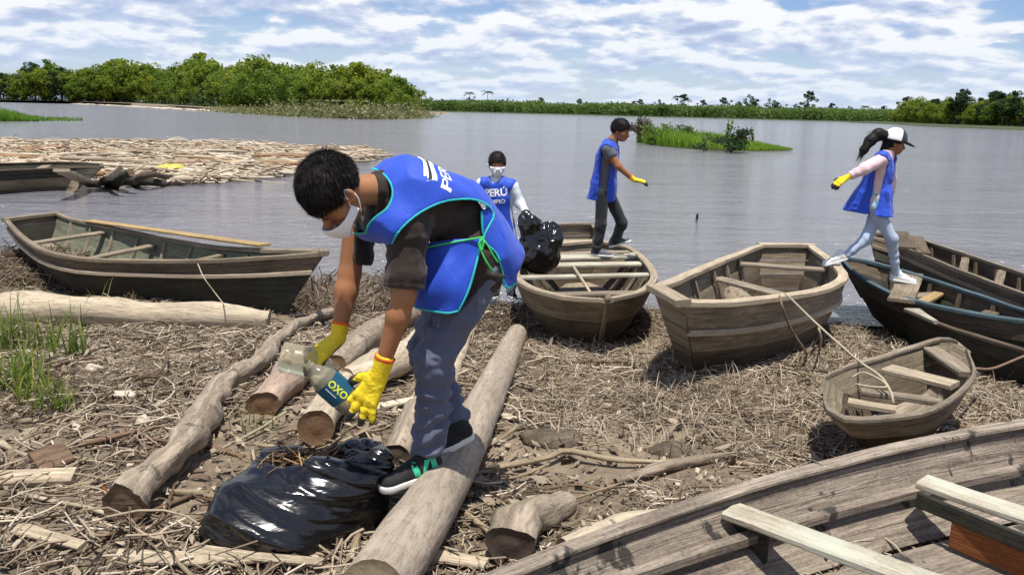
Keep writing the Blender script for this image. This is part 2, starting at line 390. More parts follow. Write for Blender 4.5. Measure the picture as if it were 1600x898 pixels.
def leaf_quads(P, size, seed, flatten=.5, asp=.6):
    r = np.random.default_rng(seed); n = len(P)
    nrm = r.normal(size=(n, 3)); nrm[:, 2] = np.abs(nrm[:, 2]) + flatten; nrm /= np.linalg.norm(nrm, axis=1)[:, None]
    a = np.cross(nrm, r.normal(size=(n, 3))); a /= np.linalg.norm(a, axis=1)[:, None]; bb = np.cross(nrm, a)
    s = size * r.uniform(.6, 1.3, (n, 1)); a = a * s; bb = bb * s * asp
    V = np.stack([P - a, P + bb, P + a, P - bb], 1).reshape(-1, 3)
    return V, np.arange(n * 4).reshape(-1, 4)
def crown_mesh(seed, W_=4.0, Hh=3.4, zc=6.0, clumps=34, per=60, leaf=.30, lean=0.0, spread=1.0):
    r = np.random.default_rng(seed); C = []; Rr = []
    for _ in range(clumps):
        a = r.uniform(0, 2 * pi); k = r.uniform(0, 1) ** .55; z = r.uniform(-1, 1)
        wz = math.sqrt(max(.05, 1 - (abs(z)) ** 2.2)) * (1 if z > -.2 else .85)
        C.append((cos(a) * k * W_ * wz * r.uniform(.7, 1.15), sin(a) * k * W_ * wz * r.uniform(.7, 1.15), zc + z * Hh * r.uniform(.8, 1.12)))
        Rr.append(r.uniform(.5, 1.15) * W_ * .27 * spread)
    C = np.array(C); Rr = np.array(Rr)
    idx = np.repeat(np.arange(clumps), per); n = len(idx)
    d = r.normal(size=(n, 3)); d /= np.linalg.norm(d, axis=1)[:, None]; d[:, 2] *= .72
    rad = r.uniform(.35, 1.05, (n, 1)) ** .5
    P = C[idx] + d * Rr[idx][:, None] * rad
    V, Fq = leaf_quads(P, leaf, seed + 1)
    tint = np.clip(r.uniform(.15, .75, clumps)[idx] + r.uniform(-.22, .25, n), 0, 1)
    return V, Fq, np.repeat(tint, 4), C, Rr
def tree_proto(seed, mat, W_=4.0, Hh=3.4, zc=6.0, trunk_r=.22, **kw):
    V, Fq, tint, C, Rr = crown_mesh(seed, W_, Hh, zc, **kw)
    root = bpy.data.objects.new('tree', None); COL.objects.link(root)
    mk('crown', V, Fq, mat, root, tint=tint, smooth=False)
    # trunk with limbs that reach into the clumps
    r = np.random.default_rng(seed + 50); allv = []; allf = []; off = 0
    top = zc + Hh * .35
    paths = [([(0, 0, -.6), (r.uniform(-.2, .2), r.uniform(-.2, .2), zc * .35), (r.uniform(-.4, .4), r.uniform(-.4, .4), top)], trunk_r, trunk_r * .25)]
    for k in range(6):
        c = C[r.integers(len(C))]; z0 = zc * r.uniform(.2, .55)
        paths.append(([(0, 0, z0), (c[0] * .5, c[1] * .5, (z0 + c[2]) / 2 + .2), tuple(c)], trunk_r * .5, trunk_r * .12))
    for P, r0, r1 in paths:
        P = catmull(P, 7); v, f, uv = loft(tube_rings(P, np.linspace(r0, r1, 7), 6, .12, seed))
        allv.append(v); allf += [tuple(i + off for i in ff) for ff in f]; off += len(v)
    vv = np.concatenate(allv)
    mk('trunk', vv, allf, M['trunk'], root, uv=vv[:, [2, 0]])
    return root
PR = [tree_proto(s, M['leaf'], 4.2 + .5 * (s % 3), 3.3 + .35 * (s % 2), 4.6, clumps=44 + 4 * s, per=64, leaf=.27) for s in range(1, 6)]
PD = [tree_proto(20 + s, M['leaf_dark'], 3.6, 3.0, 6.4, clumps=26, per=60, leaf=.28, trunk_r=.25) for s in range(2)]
PS = [tree_proto(40 + s, M['leaf_far'], 4.5, 2.2, 2.6, clumps=30, per=40, leaf=.36) for s in range(3)]
PP = []
for s in range(2):      # palms: one bare stem with drooping fronds
    root = bpy.data.objects.new('palm_tree', None); COL.objects.link(root)
    r = np.random.default_rng(90 + s); V = []; Fq = []; tt = []
    for k in range(16):
        a = 2 * pi * k / 16 + r.uniform(-.2, .2); el = r.uniform(-.1, 1.1); L = r.uniform(2.4, 3.4)
        for j in range(12):
            u = j / 11; d = L * u; z = 9 + d * math.sin(el) * .7 - 1.5 * u * u
            for sd in (-1, 1):
                c0 = np.array([cos(a) * d, sin(a) * d, z]); side = np.array([-sin(a), cos(a), -.5]) * sd
                V += [c0, c0 + side * .55 * (1 - u * .5), c0 + side * .5 * (1 - u * .5) + np.array([cos(a), sin(a), -.1]) * .22, c0 + np.array([cos(a), sin(a), 0]) * .2]
                n0 = len(V) - 4; Fq.append((n0, n0 + 1, n0 + 2, n0 + 3)); tt += [r.uniform(.1, .8)] * 4
    mk('crown', V, np.array(Fq), M['leaf_dark'], root, tint=tt, smooth=False)
    tube('trunk', [(0, 0, -.5), (.2, 0, 4), (0, .1, 9)], [.22, .17, .13], M['trunk'], root, 7, n=8)
    PP.append(root)
used = set()
def place(proto, name, x, y, z, s, label, group=None, cat='tree', sz=None):
    if id(proto) in used: o = copy_tree(proto)
    else: o = proto; used.add(id(proto))
    o.name = name
    o.location = (x, y, z); o.scale = (s, s, sz or s); o.rotation_euler.z = random.uniform(0, 6.28)
    tag(o, label, cat, group); return o

# the wooded island on the left: mud rim first
def isl(name, pts, z0, mat, top=.35):
    P = catmull(np.array(pts + [pts[0]]), 60)[:-1]; c = P.mean(0)
    r1 = P + (P - c) * .0; out = np.c_[P, np.full(len(P), -.5)]; mid = np.c_[c + (P - c) * .985, np.full(len(P), z0)]; inn = np.c_[c + (P - c) * .8, np.full(len(P), z0 + top)]
    cc = np.array([[c[0], c[1], z0 + top]]); n = len(P)
    V = np.concatenate([out, mid, inn, cc]); f = []
    for a in range(2):
        for i in range(n): j = (i + 1) % n; f.append((a*n+i, a*n+j, (a+1)*n+j, (a+1)*n+i))
    f += [(2*n+i, 2*n+(i+1) % n, 3*n) for i in range(n)]
    return tag(mk(name, V, f, mat), kind='structure')
shoremat = plain('muddy_shore', (.24, .19, .13), .9, .35, .6, bump=.6)
greenmat = plain('overgrown_ground', (.055, .07, .03), .9, .4, .4, bump=.6)
def W2(px, py, z=0.0): p = G(px, py, z); return (p[0], p[1])
front = [(-260, 154), (-60, 157), (90, 160), (190, 164), (300, 171), (380, 177), (480, 183), (570, 186), (640, 185), (662, 179)]
fw = [W2(*p) for p in front]
back = [(fw[-1][0] + 6, fw[-1][1] + 60), (fw[-1][0] - 10, fw[-1][1] + 150), (fw[5][0] - 20, 420), (-250, 560), (fw[0][0] - 60, fw[0][1] + 60)]
isl('island_ground', fw + back, .25, shoremat, .5)
def island_tree(px, py_base, dy, h, proto, label, group, dark=False, pyt=None):
    p = G(px, py_base, 0.0); y = p[1] + dy; x = p[0] * y / p[1]
    return x, y
tops = [(-40, 118), (0, 116), (30, 108), (60, 96), (90, 104), (110, 112), (150, 104), (190, 93), (215, 95), (240, 105), (275, 104), (315, 91), (345, 102), (370, 108), (400, 93), (430, 96), (460, 99), (490, 102), (520, 108), (550, 103), (585, 107), (610, 112), (630, 124), (645, 142), (655, 158)]
bases = [(-260, 154), (0, 157), (90, 160), (190, 164), (300, 171), (380, 177), (480, 183), (570, 186), (640, 185), (655, 183)]
def top_at(px): return np.interp(px, [a for a, _ in tops], [b for _, b in tops])
def base_at(px): return np.interp(px, [a for a, _ in bases], [b for _, b in bases])
px = -60
GI = 'broad green trees packed along the wooded island'
rr = random.Random(3)
for row in range(3):
    px = -70.0 + row * 9
    while px < 652 - row * 12:
        bpy_ = base_at(px) - 2.2 - row * .8
        p = G(px, bpy_, 0.0); dy = row * 9
        y = min(p[1], 520) + dy; 
        sc_px = FPX / (y * .978)
        topy = top_at(px) + (8 - row * 4) * rr.uniform(.3, 1.6) + (10 if row == 0 else 0)
        p2 = U(px, topy, y); h = max(2.5, p2[2]) * rr.uniform(.9, 1.02)
        x = p2[0]
        s = h / 8.3; wpx = 4.6 * s * 2 * sc_px
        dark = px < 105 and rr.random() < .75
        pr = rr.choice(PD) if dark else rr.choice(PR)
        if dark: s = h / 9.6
        place(pr, 'island_tree', x, y, .2, s * 1.0, 'dark tree at the left end of the wooded river island' if dark else 'leafy green tree %s in the %s part of the island wood' % (('at the waterline', 'in the middle row', 'in the back row')[row], 'far left' if px < 130 else 'left' if px < 260 else 'middle' if px < 400 else 'right' if px < 540 else 'rightmost'), 'dark trees at the left end of the island' if dark else 'green trees %s of the island wood, %s part' % (('at the front', 'in the middle', 'at the back')[row], 'far left' if px < 130 else 'left' if px < 260 else 'middle' if px < 400 else 'right' if px < 540 else 'rightmost'))
        px += max(9, wpx * .36) * rr.uniform(.8, 1.2)
for px, topy, bp, pr, lab in ((62, 94, 158, PD[0], 'dark flat-topped tree standing highest at the far left of the wooded island'),
                      (190, 92, 163, PR[1], 'rounded tree rising above the wooded island left of its middle'),
                      (315, 90, 171, PR[2], 'pointed green tree rising just above the middle of the island wood'),
                      (402, 92, 178, PR[3], 'broad tree forming the highest hump of the island wood'),
                      (555, 103, 184, PD[1], 'dark round treetop poking above the right part of the island wood')):
    y = min(G(px, bp - 3, 0)[1], 520) + 16; p2 = U(px, topy, y)
    place(pr, 'island_tree', p2[0], y, .2, p2[2] / (9.6 if pr in PD else 8.2), lab)
# scrub at the water's edge of the island
V = []; tt = []
r = np.random.default_rng(11)
for k in range(900):
    px = r.uniform(340, 662); pb = base_at(px) - r.uniform(0, 1.6) + .6; p = G(px, pb, 0); 
    hgt_ = min(2.6, r.gamma(2.0, .75)) * (.5 if px < 420 else 1); n = 26
    P = np.array([p[0], p[1] + 1, .1]) + r.normal(size=(n, 3)) * np.array([1.6, 1.6, .1]); P[:, 2] = np.clip(np.abs(r.normal(0, hgt_ * .5, n)), 0, 2.9)
    V.append(P)
V = np.concatenate(V); v, f = leaf_quads(V, .28, 12)
V2 = []
for k in range(500):
    px = r.uniform(-70, 360); p = G(px, base_at(px) - 2.4, 0); n = 24; yy_ = min(p[1], 520); Q = np.array([p[0] * yy_ / p[1], yy_ + 2, .1]) + r.normal(size=(n, 3)) * np.array([2.6, 2, .1]); Q[:, 2] = np.abs(r.normal(0, 2.9, n)); V2.append(Q)
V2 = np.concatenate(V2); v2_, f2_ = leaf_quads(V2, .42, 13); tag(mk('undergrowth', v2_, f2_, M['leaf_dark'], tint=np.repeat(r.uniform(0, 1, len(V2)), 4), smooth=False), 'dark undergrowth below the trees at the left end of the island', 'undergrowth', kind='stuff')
tag(mk('shore_scrub', v, f, leafmat('scrub_leaves', (.10, .10, .05), (.17, .17, .08), (.27, .25, .14), .2), tint=np.repeat(r.uniform(0, 1, len(V)), 4), smooth=False), 'low pale green scrub along the waterline of the wooded island', 'scrub', kind='stuff')
# pale sand line and bare snags at the island's foot
def chunk_line(name, a, b2, z, n, mat, label, cat):
    r = np.random.default_rng(n); allv = []; allf = []; off = 0
    for k in range(n):
        px = r.uniform(a[0], b2[0]); py = np.interp(px, [a[0], b2[0]], [a[1], b2[1]]) + r.uniform(-.5, .7); p = G(px, py, z)
        L = r.uniform(.6, 2.6); ang = r.uniform(-.5, .5); d = np.array([cos(ang), sin(ang), r.uniform(-.1, .15)]) * L
        v, f, uv = loft(tube_rings(np.array([p - d, p, p + d]), [.12, .16, .08], 5)); allv.append(v); allf += [tuple(i + off for i in ff) for ff in f]; off += len(v)
    return tag(mk(name, np.concatenate(allv), allf, mat), label, cat, kind='stuff')
chunk_line('stranded_driftwood', (100, 161), (345, 174), .12, 150, plain('bleached_driftwood', (.55, .48, .38), .9, .2, 2), 'thin pale line of stranded driftwood at the foot of the wooded island', 'driftwood')

# far bank: one continuous green belt, with countable trees standing over it
fb = [(640, 173.3), (800, 177), (1000, 183), (1200, 188.5), (1400, 193.5), (1700, 201)]
def far_y(px): return np.interp(px, [a for a, _ in fb], [b for _, b in fb])
P = []; r = np.random.default_rng(5)
FY = 560.0
for k in range(2600):
    px = r.uniform(600, 1720); y = FY + r.uniform(0, 60); hz_ = U(px, 172.5 + (px - 800) * .025, y)
    topp = 149.5 + (px - 650) * .0235 + 5 * vn(px * .03, 0, 3) + 3 * vn(px * .11, 0, 4) + (y - FY) * .0
    h = max(1.5, U(px, topp, y)[2]) * r.uniform(.7, 1.0); n = 30
    c = np.array([hz_[0], y, 0]); Q = c + r.normal(size=(n, 3)) * np.array([2.6, 2.6, 0]); Q[:, 2] = h * r.uniform(0, 1, n) ** .7
    P.append(Q)
P = np.concatenate(P); v, f = leaf_quads(P, .85, 6)
tag(mk('far_shrub_belt', v, f, M['leaf_far'], tint=np.repeat(np.clip(.55 * vn(P[:, 0] * .06, P[:, 2] * .2, 7) + r.uniform(0, .5, len(P)), 0, 1), 4), smooth=False), 'low continuous belt of green shrubs along the far river bank', 'shrubs', kind='stuff')
farpts = [(-900, 600), (-300, 556), (0, 553), (300, 553), (700, 553), (1100, 600), (1100, 1000), (-900, 1000)]
isl('far_bank_ground', farpts, .5, greenmat, .6)
for px, topy, k in ((668, 152, 1), (690, 156, 1), (733, 142, 2), (762, 140, 2), (738, 153, 1), (790, 156, 1), (806, 158, 1), (846, 157, 1), (905, 159, 1), (1000, 160, 1), (1032, 158, 1), (1060, 147, 2), (1068, 153, 1), (1130, 158, 1), (1150, 159, 1), (1175, 151, 1), (1208, 157, 1), (1250, 163, 1), (1264, 150, 1), (1300, 166, 1), (1352, 164, 2), (1380, 170, 1), (990, 162, 1), (1098, 161, 1), (1225, 165, 1), (1330, 168, 1)):
    y = FY + 75; p2 = U(px, topy, y)
    if k == 2: place(rr.choice(PP), 'palm_tree', p2[0], y, .5, p2[2] / 10.6, 'slender palm standing over the far bank shrubs', 'palms on the far bank')
    else: place(rr.choice(PD), 'far_tree', p2[0], y, .5, p2[2] / 8.6, 'small dark tree rising over the far bank shrubs', 'dark trees on the far bank')

# right-hand wooded point
rb = [W2(1395, 194.5), W2(1450, 198), W2(1520, 201), W2(1600, 204), W2(1800, 210)]
isl('right_bank_ground', rb + [(rb[-1][0] + 80, rb[-1][1] + 200), (rb[0][0] + 60, 560), (rb[0][0] + 10, rb[0][1] + 80)], .3, greenmat, .5)
tp = [(1395, 170), (1410, 156), (1440, 151), (1465, 154), (1480, 158), (1500, 143), (1512, 150), (1530, 158), (1555, 147), (1580, 146), (1600, 150), (1640, 148), (1700, 150)]
for row in range(3):
    px = 1402.0 + row * 7
    while px < 1680:
        bp = np.interp(px, [1395, 1450, 1520, 1600, 1700], [194, 197.5, 200.3, 203, 207]); y = G(px, bp - 1.3, 0)[1] + row * 8
        topy = np.interp(px, [a for a, _ in tp], [b for _, b in tp]) + (14 - row * 6) * rr.uniform(.5, 1.3)
        p2 = U(px, topy, y); s = p2[2] / 8.2
        place(rr.choice(PR) if rr.random() < .6 else rr.choice(PD), 'bank_tree', p2[0], y, .2, s * .95, 'leafy tree %s the right bank thicket, %s' % (('at the waterline of', 'inside', 'at the back of')[row], 'near its left end' if px < 1480 else 'below its highest crown' if px < 1540 else 'near the frame edge'), 'trees %s of the right bank thicket, %s' % (('in front', 'inside', 'at the back')[row], 'left end' if px < 1480 else 'middle' if px < 1540 else 'right edge'))
        px += max(7, 4.6 * s * 2 * FPX / y * .36) * rr.uniform(.8, 1.2)
r = np.random.default_rng(17); V2 = []
for k in range(260):
    px = r.uniform(1398, 1700); p = G(px, np.interp(px, [1395, 1450, 1520, 1600, 1700], [194, 197.5, 200.3, 203, 207]) - 1.5, 0); n = 26
    Q = np.array([p[0], p[1] + 1, .1]) + r.normal(size=(n, 3)) * np.array([1.6, 1.5, .1]); Q[:, 2] = np.clip(np.abs(r.normal(0, 1.3, n)), 0, 3.6); V2.append(Q)
V2 = np.concatenate(V2); v2_, f2_ = leaf_quads(V2, .3, 18)
tag(mk('undergrowth', v2_, f2_, M['leaf'], tint=np.repeat(r.uniform(0, .8, len(V2)), 4), smooth=False), 'green undergrowth at the foot of the right bank thicket', 'undergrowth', kind='stuff')
for px, topy in ((1500, 141), (1560, 146), (1585, 145)):
    y = G(px, 199, 0)[1] + 30; p2 = U(px, topy, y); place(rr.choice(PD), 'bank_tree', p2[0], y, .2, p2[2] / 9.6, 'dark treetop showing above the right bank thicket', 'dark treetops over the right bank')

# ------------------------------------------------------------------ grass builders
def blades(P, L, wd, seed, lean=.5, seg=3):
    """curved blades as strips; P (n,3) feet, L (n,) lengths"""
    r = np.random.default_rng(seed); n = len(P); a = r.uniform(0, 2*pi, n); le = r.uniform(.1, 1, n) * lean
    d = np.stack([np.cos(a), np.sin(a), 0*a], 1); s = np.stack([-np.sin(a), np.cos(a), 0*a], 1)
    V = []
    for k in range(seg + 1):
        u = k / seg; c = P + d * (L * le * u * u)[:, None] + np.array([0, 0, 1.0]) * (L * u * (1 - .35 * le * u))[:, None]
        w_ = (wd * (1 - u) ** .7 + .0008) if np.isscalar(wd) else (wd * (1 - u) ** .7)[:, None]
        V += [c - s * w_ / 2, c + s * w_ / 2]
    V = np.stack(V, 1); m_ = V.shape[1]
    base = np.arange(n)[:, None] * m_
    F_ = np.concatenate([base + np.array([[2*k, 2*k+1, 2*k+3, 2*k+2]]) for k in range(seg)])
    return V.reshape(-1, 3), F_, m_
# islet
ip = [W2(993, 222), W2(1030, 229), W2(1120, 236), W2(1200, 236.5), W2(1240, 234), W2(1215, 230), W2(1140, 219), W2(1040, 212), W2(1000, 212)]
isl('islet_ground', ip, .02, greenmat, .12)
r = np.random.default_rng(21); P = []
hx = [995, 1020, 1060, 1090, 1120, 1150, 1180, 1210, 1238]; ht = [1.1, 1.15, 1.05, .85, .75, .55, .35, .22, .1]
for k in range(11000):
    px = r.uniform(996, 1238); lo = np.interp(px, [993, 1030, 1120, 1200, 1240], [221, 228, 235, 236, 234]); hi = np.interp(px, [993, 1040, 1140, 1215, 1240], [212, 212, 219, 230, 233.5])
    p = G(px, r.uniform(hi, lo), .05); P.append((p[0], p[1], .05, np.interp(px, hx, ht)))
P = np.array(P); v, f, m_ = blades(P[:, :3], P[:, 3] * r.uniform(.35, 1.1, len(P)), .06, 22, .6)
tag(mk('islet_grass', v, f, M['reed'], tint=np.repeat(np.clip(.5 * vn(P[:, 0] * .8, P[:, 1] * .3, 4) + r.uniform(0, .5, len(P)), 0, 1), m_), smooth=False), 'bright green grass covering the small islet in mid river', 'grass', kind='stuff')
def bush(px, py, w_, h, mat, n, label, leaf=.09, name='bush', cat='bush'):
    p = G(px, py, 0.05); root = empty(name, p, label, cat)
    r = np.random.default_rng(int(px)); C = r.normal(size=(14, 3)) * np.array([w_ * .36, w_ * .3, 0]); C[:, 2] = r.uniform(.15, .9, 14) * h
    idx = r.integers(0, 14, n); Q = C[idx] + r.normal(size=(n, 3)) * np.array([w_ * .12, w_ * .12, h * .1]); Q[:, 2] = np.abs(Q[:, 2])
    v, f = leaf_quads(Q, leaf, int(px) + 1)
    mk('foliage', v, f, mat, root, tint=np.repeat(np.clip(r.uniform(0, .7, 14)[idx] + r.uniform(0, .3, n), 0, 1), 4), smooth=False)
    allv = []; allf = []; off = 0
    for c_ in C:
        vv, ff, uv = loft(tube_rings(catmull([(0, 0, -.1), (c_[0] * .4, c_[1] * .4, c_[2] * .6), tuple(c_)], 5), [.03, .025, .02, .015, .01], 5)); allv.append(vv); allf += [tuple(i + off for i in q_) for q_ in ff]; off += len(vv)
    mk('stem', np.concatenate(allv), allf, M['trunk'], root)
    return root
bush(1004, 222, 1.3, 1.6, M['drybush'], 1500, 'brownish twiggy bush at the left end of the grassy islet')
bush(1030, 226, 1.5, 1.3, M['leaf_far'], 900, 'dull green bush beside the brown one on the islet')
bush(1142, 237, 1.9, 1.25, M['leaf_dark'], 1300, 'dark broad-leaved bush on the middle of the grassy islet')
bush(1080, 222, 1.2, 1.2, M['leaf_far'], 700, 'low rounded bush on the back of the grassy islet')
bush(1136, 229, .35, 2.0, M['reed'], 160, 'thin leafy sapling standing out of the islet grass', name='sapling', cat='sapling')
bush(1175, 226, .25, 1.3, M['drybush'], 60, 'bare leaning twig at the right of the islet bush', name='sapling', cat='sapling')
# left patch of floating grass
r = np.random.default_rng(31); P = []
for k in range(5000):
    px = r.uniform(-60, 60) if r.random() < .85 else r.uniform(40, 130)
    p = G(px, r.uniform(184, 190), .0); P.append((p[0], p[1], 0, np.interp(px, [-60, 0, 25, 50, 130], [1.4, 1.25, .9, .4, .12])))
P = np.array(P); v, f, m_ = blades(P[:, :3], P[:, 3] * r.uniform(.35, 1.1, len(P)), .08, 32, .6)
tag(mk('floating_grass', v, f, M['reed'], tint=np.repeat(r.uniform(0, 1, len(P)), m_), smooth=False), 'patch of bright green floating grass at the left edge of the river', 'grass', kind='stuff')
def drop(o):
    for ch in list(o.children): drop(ch)
    bpy.data.objects.remove(o)
for o in PR + PD + PS + PP:
    if id(o) not in used: drop(o)
# ------------------------------------------------------------------ boats
def boat(name, label, L, Rr, zb, bw=.55, K=3, n=22, mats=None, th=.022, rail=(.055, .032), railmat=None, rub=None, rubmat=None,
         thwarts=(), ribs=(), thmat=None, ends=(.05, .05), cat='rowing boat', group=None, rake=(.0, .0), lip=.0, bottommat=None, floor=None, innermat=None, lapg=0.0, capped=True):
    """L, Rr: world points of the two gunwales bow -> stern. zb(s): height of the hull bottom. ends: draw a transom when the end is wider"""
    Lc = catmull(L, n); Rc = catmull(Rr, n); s = np.linspace(0, 1, n)
    Mid = (Lc + Rc) / 2; loc = Mid[n // 2].copy(); loc[2] = zb(.5)
    root = empty(name, loc, label, cat, group)
    bwf = bw if callable(bw) else (lambda q: bw)
    bwv = np.array([bwf(q) for q in s]); zbv = np.array([zb(q) for q in s])
    ax = Mid[-1] - Mid[0]; ax[2] = 0; ax /= np.linalg.norm(ax); Ltot = np.linalg.norm(Mid[-1] - Mid[0])
    def low(Pc):
        C = Mid + (Pc - Mid) * bwv[:, None]; C[:, 2] = zbv
        sh = rake[0] * np.clip(1 - s / .5, 0, 1) ** 1.3 - rake[1] * np.clip((s - .65) / .35, 0, 1)
        return C + ax * sh[:, None]
    Lb, Rb = low(Lc), low(Rc)
    mats = mats or [M['boat_grey']] * K
    bulge = lambda t: .10 * math.sin(pi * t)
    def pt(Top, Bot, t):      # t=0 rail, 1 chine; slightly rounded side
        P = Top + (Bot - Top) * t; out = (Top - Mid); out[:, 2] = 0
        return P + out * bulge(t) * .6
    ins = innermat
    for side, (Tp, Bt) in enumerate(((Lc, Lb), (Rc, Rb))):
        outv = Tp - Mid; outv[:, 2] = 0; outv /= np.linalg.norm(outv, axis=1)[:, None] + 1e-6
        for k in range(K):
            t0, t1 = k / K, (k + 1) / K
            A = pt(Tp, Bt, t0 + (.0 if k == 0 else .004)) + outv * (lapg * k * .5); B_ = pt(Tp, Bt, t1 + .012) + outv * (lapg * k * .5)
            lo, hi = th * .15, th * .85
            ro = np.random.default_rng(k * 7 + side + int(abs(loc[0]) * 50)); jit = (vn(s * 9, s * 0 + k, side) - .5) * .008
            A = A.copy(); A[:, 2] += jit
            ring = np.stack([A + outv * (lo + .0), A + outv * (th), (A + B_) / 2 + outv * (th * 1.35), B_ + outv * (th + .012), B_ + outv * (lo + .010), (A + B_) / 2 + outv * .004], 1)
            if side: ring = ring[:, ::-1]
            v, f, uv = loft(ring - loc)
            mt = mats[min(k, len(mats) - 1)]
            mk('plank', v, f, None, root, uv + [k * 1.7 + side * 3.1, k * .9], smooth=False, mats=[mt])
    # inner skin in another colour if asked: thin lining boards
    if ins is not None:
        for Tp, Bt in ((Lc, Lb), (Rc, Rb)):
            outv = Tp - Mid; outv[:, 2] = 0; outv /= np.linalg.norm(outv, axis=1)[:, None] + 1e-6
            A = pt(Tp, Bt, .04) - outv * .004; B_ = pt(Tp, Bt, .5) - outv * .004; C_ = pt(Tp, Bt, 1.0) - outv * .006
            v, f, uv = loft(np.stack([A, B_, C_, C_ - outv * .008, B_ - outv * .006, A - outv * .006], 1) - loc)
            mk('lining', v, f, ins, root, uv, smooth=False)
    # bottom boards, run lengthwise
    nb = 3
    for k in range(nb):
        a = k / nb; b_ = (k + 1) / nb - .012
        A = Lb + (Rb - Lb) * a; B_ = Lb + (Rb - Lb) * b_; dz = np.array([0, 0, .02])
        v, f, uv = loft(np.stack([A, B_, B_ + dz, A + dz], 1) - loc)
        mk('bottom_board', v, f, bottommat or mats[-1], root, uv + [k * 2.3, k], smooth=False)
    # ends: transoms of horizontal boards, or a stem post
    for e, i in ((0, 0), (1, n - 1)):
        wd = np.linalg.norm(Lc[i] - Rc[i]); dirn = -ax if e == 0 else ax
        if wd > ends[e]:
            for k in range(K):
                t0, t1 = k / K, (k + 1) / K - .015
                ex = (Lc[i] - Rc[i]) / wd * .03; q = [Lc[i] + (Lb[i] - Lc[i]) * t0 + ex, Rc[i] + (Rb[i] - Rc[i]) * t0 - ex, Rc[i] + (Rb[i] - Rc[i]) * t1 - ex, Lc[i] + (Lb[i] - Lc[i]) * t1 + ex]
                q = np.array(q); rg = np.stack([q, q + dirn * .03], 0) - loc
                v, f, uv = loft(rg); mk('transom_board', v, f, mats[min(k, len(mats) - 1)], root, v[:, [0, 2]] + [k, k], smooth=False)
        else:
            P = np.array([Mid[i] + [0, 0, .03], (Mid[i] + (Lb[i] + Rb[i]) / 2) / 2, (Lb[i] + Rb[i]) / 2 - [0, 0, .01]]) + dirn * .012
            tube('stem_post', P, [.024, .022, .02], mats[0], root, 6, n=6)
    # gunwale rails
    rw, rh = rail
    for side, Tp in enumerate((Lc, Rc)):
        outv = Tp - Mid; outv[:, 2] = 0; outv /= np.linalg.norm(outv, axis=1)[:, None] + 1e-6
        z = np.array([0, 0, 1.0]); wob = (vn(s * 14, s * 0 + side, 8) - .5)[:, None] * .008
        a = Tp + outv * (th + .012 + lip) + z * wob; b_ = Tp - outv * (rw - th) + z * wob
        e = .006
        ring = np.stack([a - z * e, a - outv * e, b_ + outv * e, b_ - z * e, b_ - z * (rh - e), b_ + outv * e - z * rh, a - outv * e - z * rh, a - z * (rh - e)], 1) + z * rh * .6
        if side: ring = ring[:, ::-1]
        v, f, uv = loft(ring - loc); mk('rail', v, f, railmat or M['boat_edge'], root, uv + [side * 5, 0], smooth=False)
        if rub:
            C_ = pt(Tp, (Lb, Rb)[side], rub); a = C_ + outv * (th + .034); b_ = C_ + outv * .008
            ring = np.stack([a - z * e, a - outv * e, b_, b_ - z * .04, a - outv * e - z * .04, a - z * (.04 - e)], 1)
            if side: ring = ring[:, ::-1]
            v, f, uv = loft(ring - loc); mk('rub_strake', v, f, rubmat or railmat or M['boat_edge'], root, uv + [side * 5, 3], smooth=False)
    for e, i in ((0, 0), (1, n - 1)):          # cap over the transom
        wd = np.linalg.norm(Lc[i] - Rc[i])
        if wd > ends[e] and capped:
            dirn = -ax if e == 0 else ax
            board('transom_cap', Lc[i] + (Lc[i] - Rc[i]) / wd * .03 + dirn * .02 + [0, 0, .012], Rc[i] - (Lc[i] - Rc[i]) / wd * .03 + dirn * .02 + [0, 0, .012], rw + .03, rh + .006, railmat or M['boat_edge'], root, wob=.004, seed=i + 1)
    def at(q, t=0.0, sd=0):
        i = q * (n - 1); i0 = int(min(i, n - 2)); fr = i - i0
        T_, B_ = ((Lc, Lb), (Rc, Rb))[sd]
        a = T_[i0] * (1 - fr) + T_[i0 + 1] * fr; b_ = B_[i0] * (1 - fr) + B_[i0 + 1] * fr
        return a + (b_ - a) * t
    for j, th_ in enumerate(thwarts):
        q, drop, wdt = th_[:3]; skew = th_[3] if len(th_) > 3 else 0; mt = th_[4] if len(th_) > 4 else (thmat or M['boat_grey'])
        a = at(q, drop, 0); b_ = at(min(1, q + skew), drop, 1); board('thwart', a + (b_ - a) * .015, b_ + (a - b_) * .015, wdt, .03, mt, root, wob=.004, seed=j + 3)
    for j, q in enumerate(ribs):
        for sd in (0, 1):
            a = at(q, .06, sd); b_ = at(q, .5, sd); c_ = at(q, .96, sd); m_ = (at(q, .98, 0) + at(q, .98, 1)) / 2 + [0, 0, .03]
            inn = (m_ - c_) * [1, 1, 0]; inn /= np.linalg.norm(inn) + 1e-6
            P = catmull([a + inn * .018, b_ + inn * .0, c_ + inn * .03 + [0, 0, .03], m_], 9)
            T = ax; up = np.cross(T, np.gradient(P, axis=0)); up /= np.linalg.norm(up, axis=1)[:, None] + 1e-9
            ring = np.stack([P + T * .02 + up * .012, P - T * .02 + up * .012, P - T * .02 - up * .012, P + T * .02 - up * .012], 1)
            v, f, uv = loft(ring - loc); mk('rib', v, f, thmat or mats[0], root, uv + [q * 9, sd], smooth=False)
    return root, at, loc, ax
def ZL(*pts): return [G(*p) for p in pts]
def lin(*kv):
    k = [a for a, _ in kv]; v = [b for _, b in kv]
    return lambda q: float(np.interp(q, k, v))
def S(q, p=1.0): return q

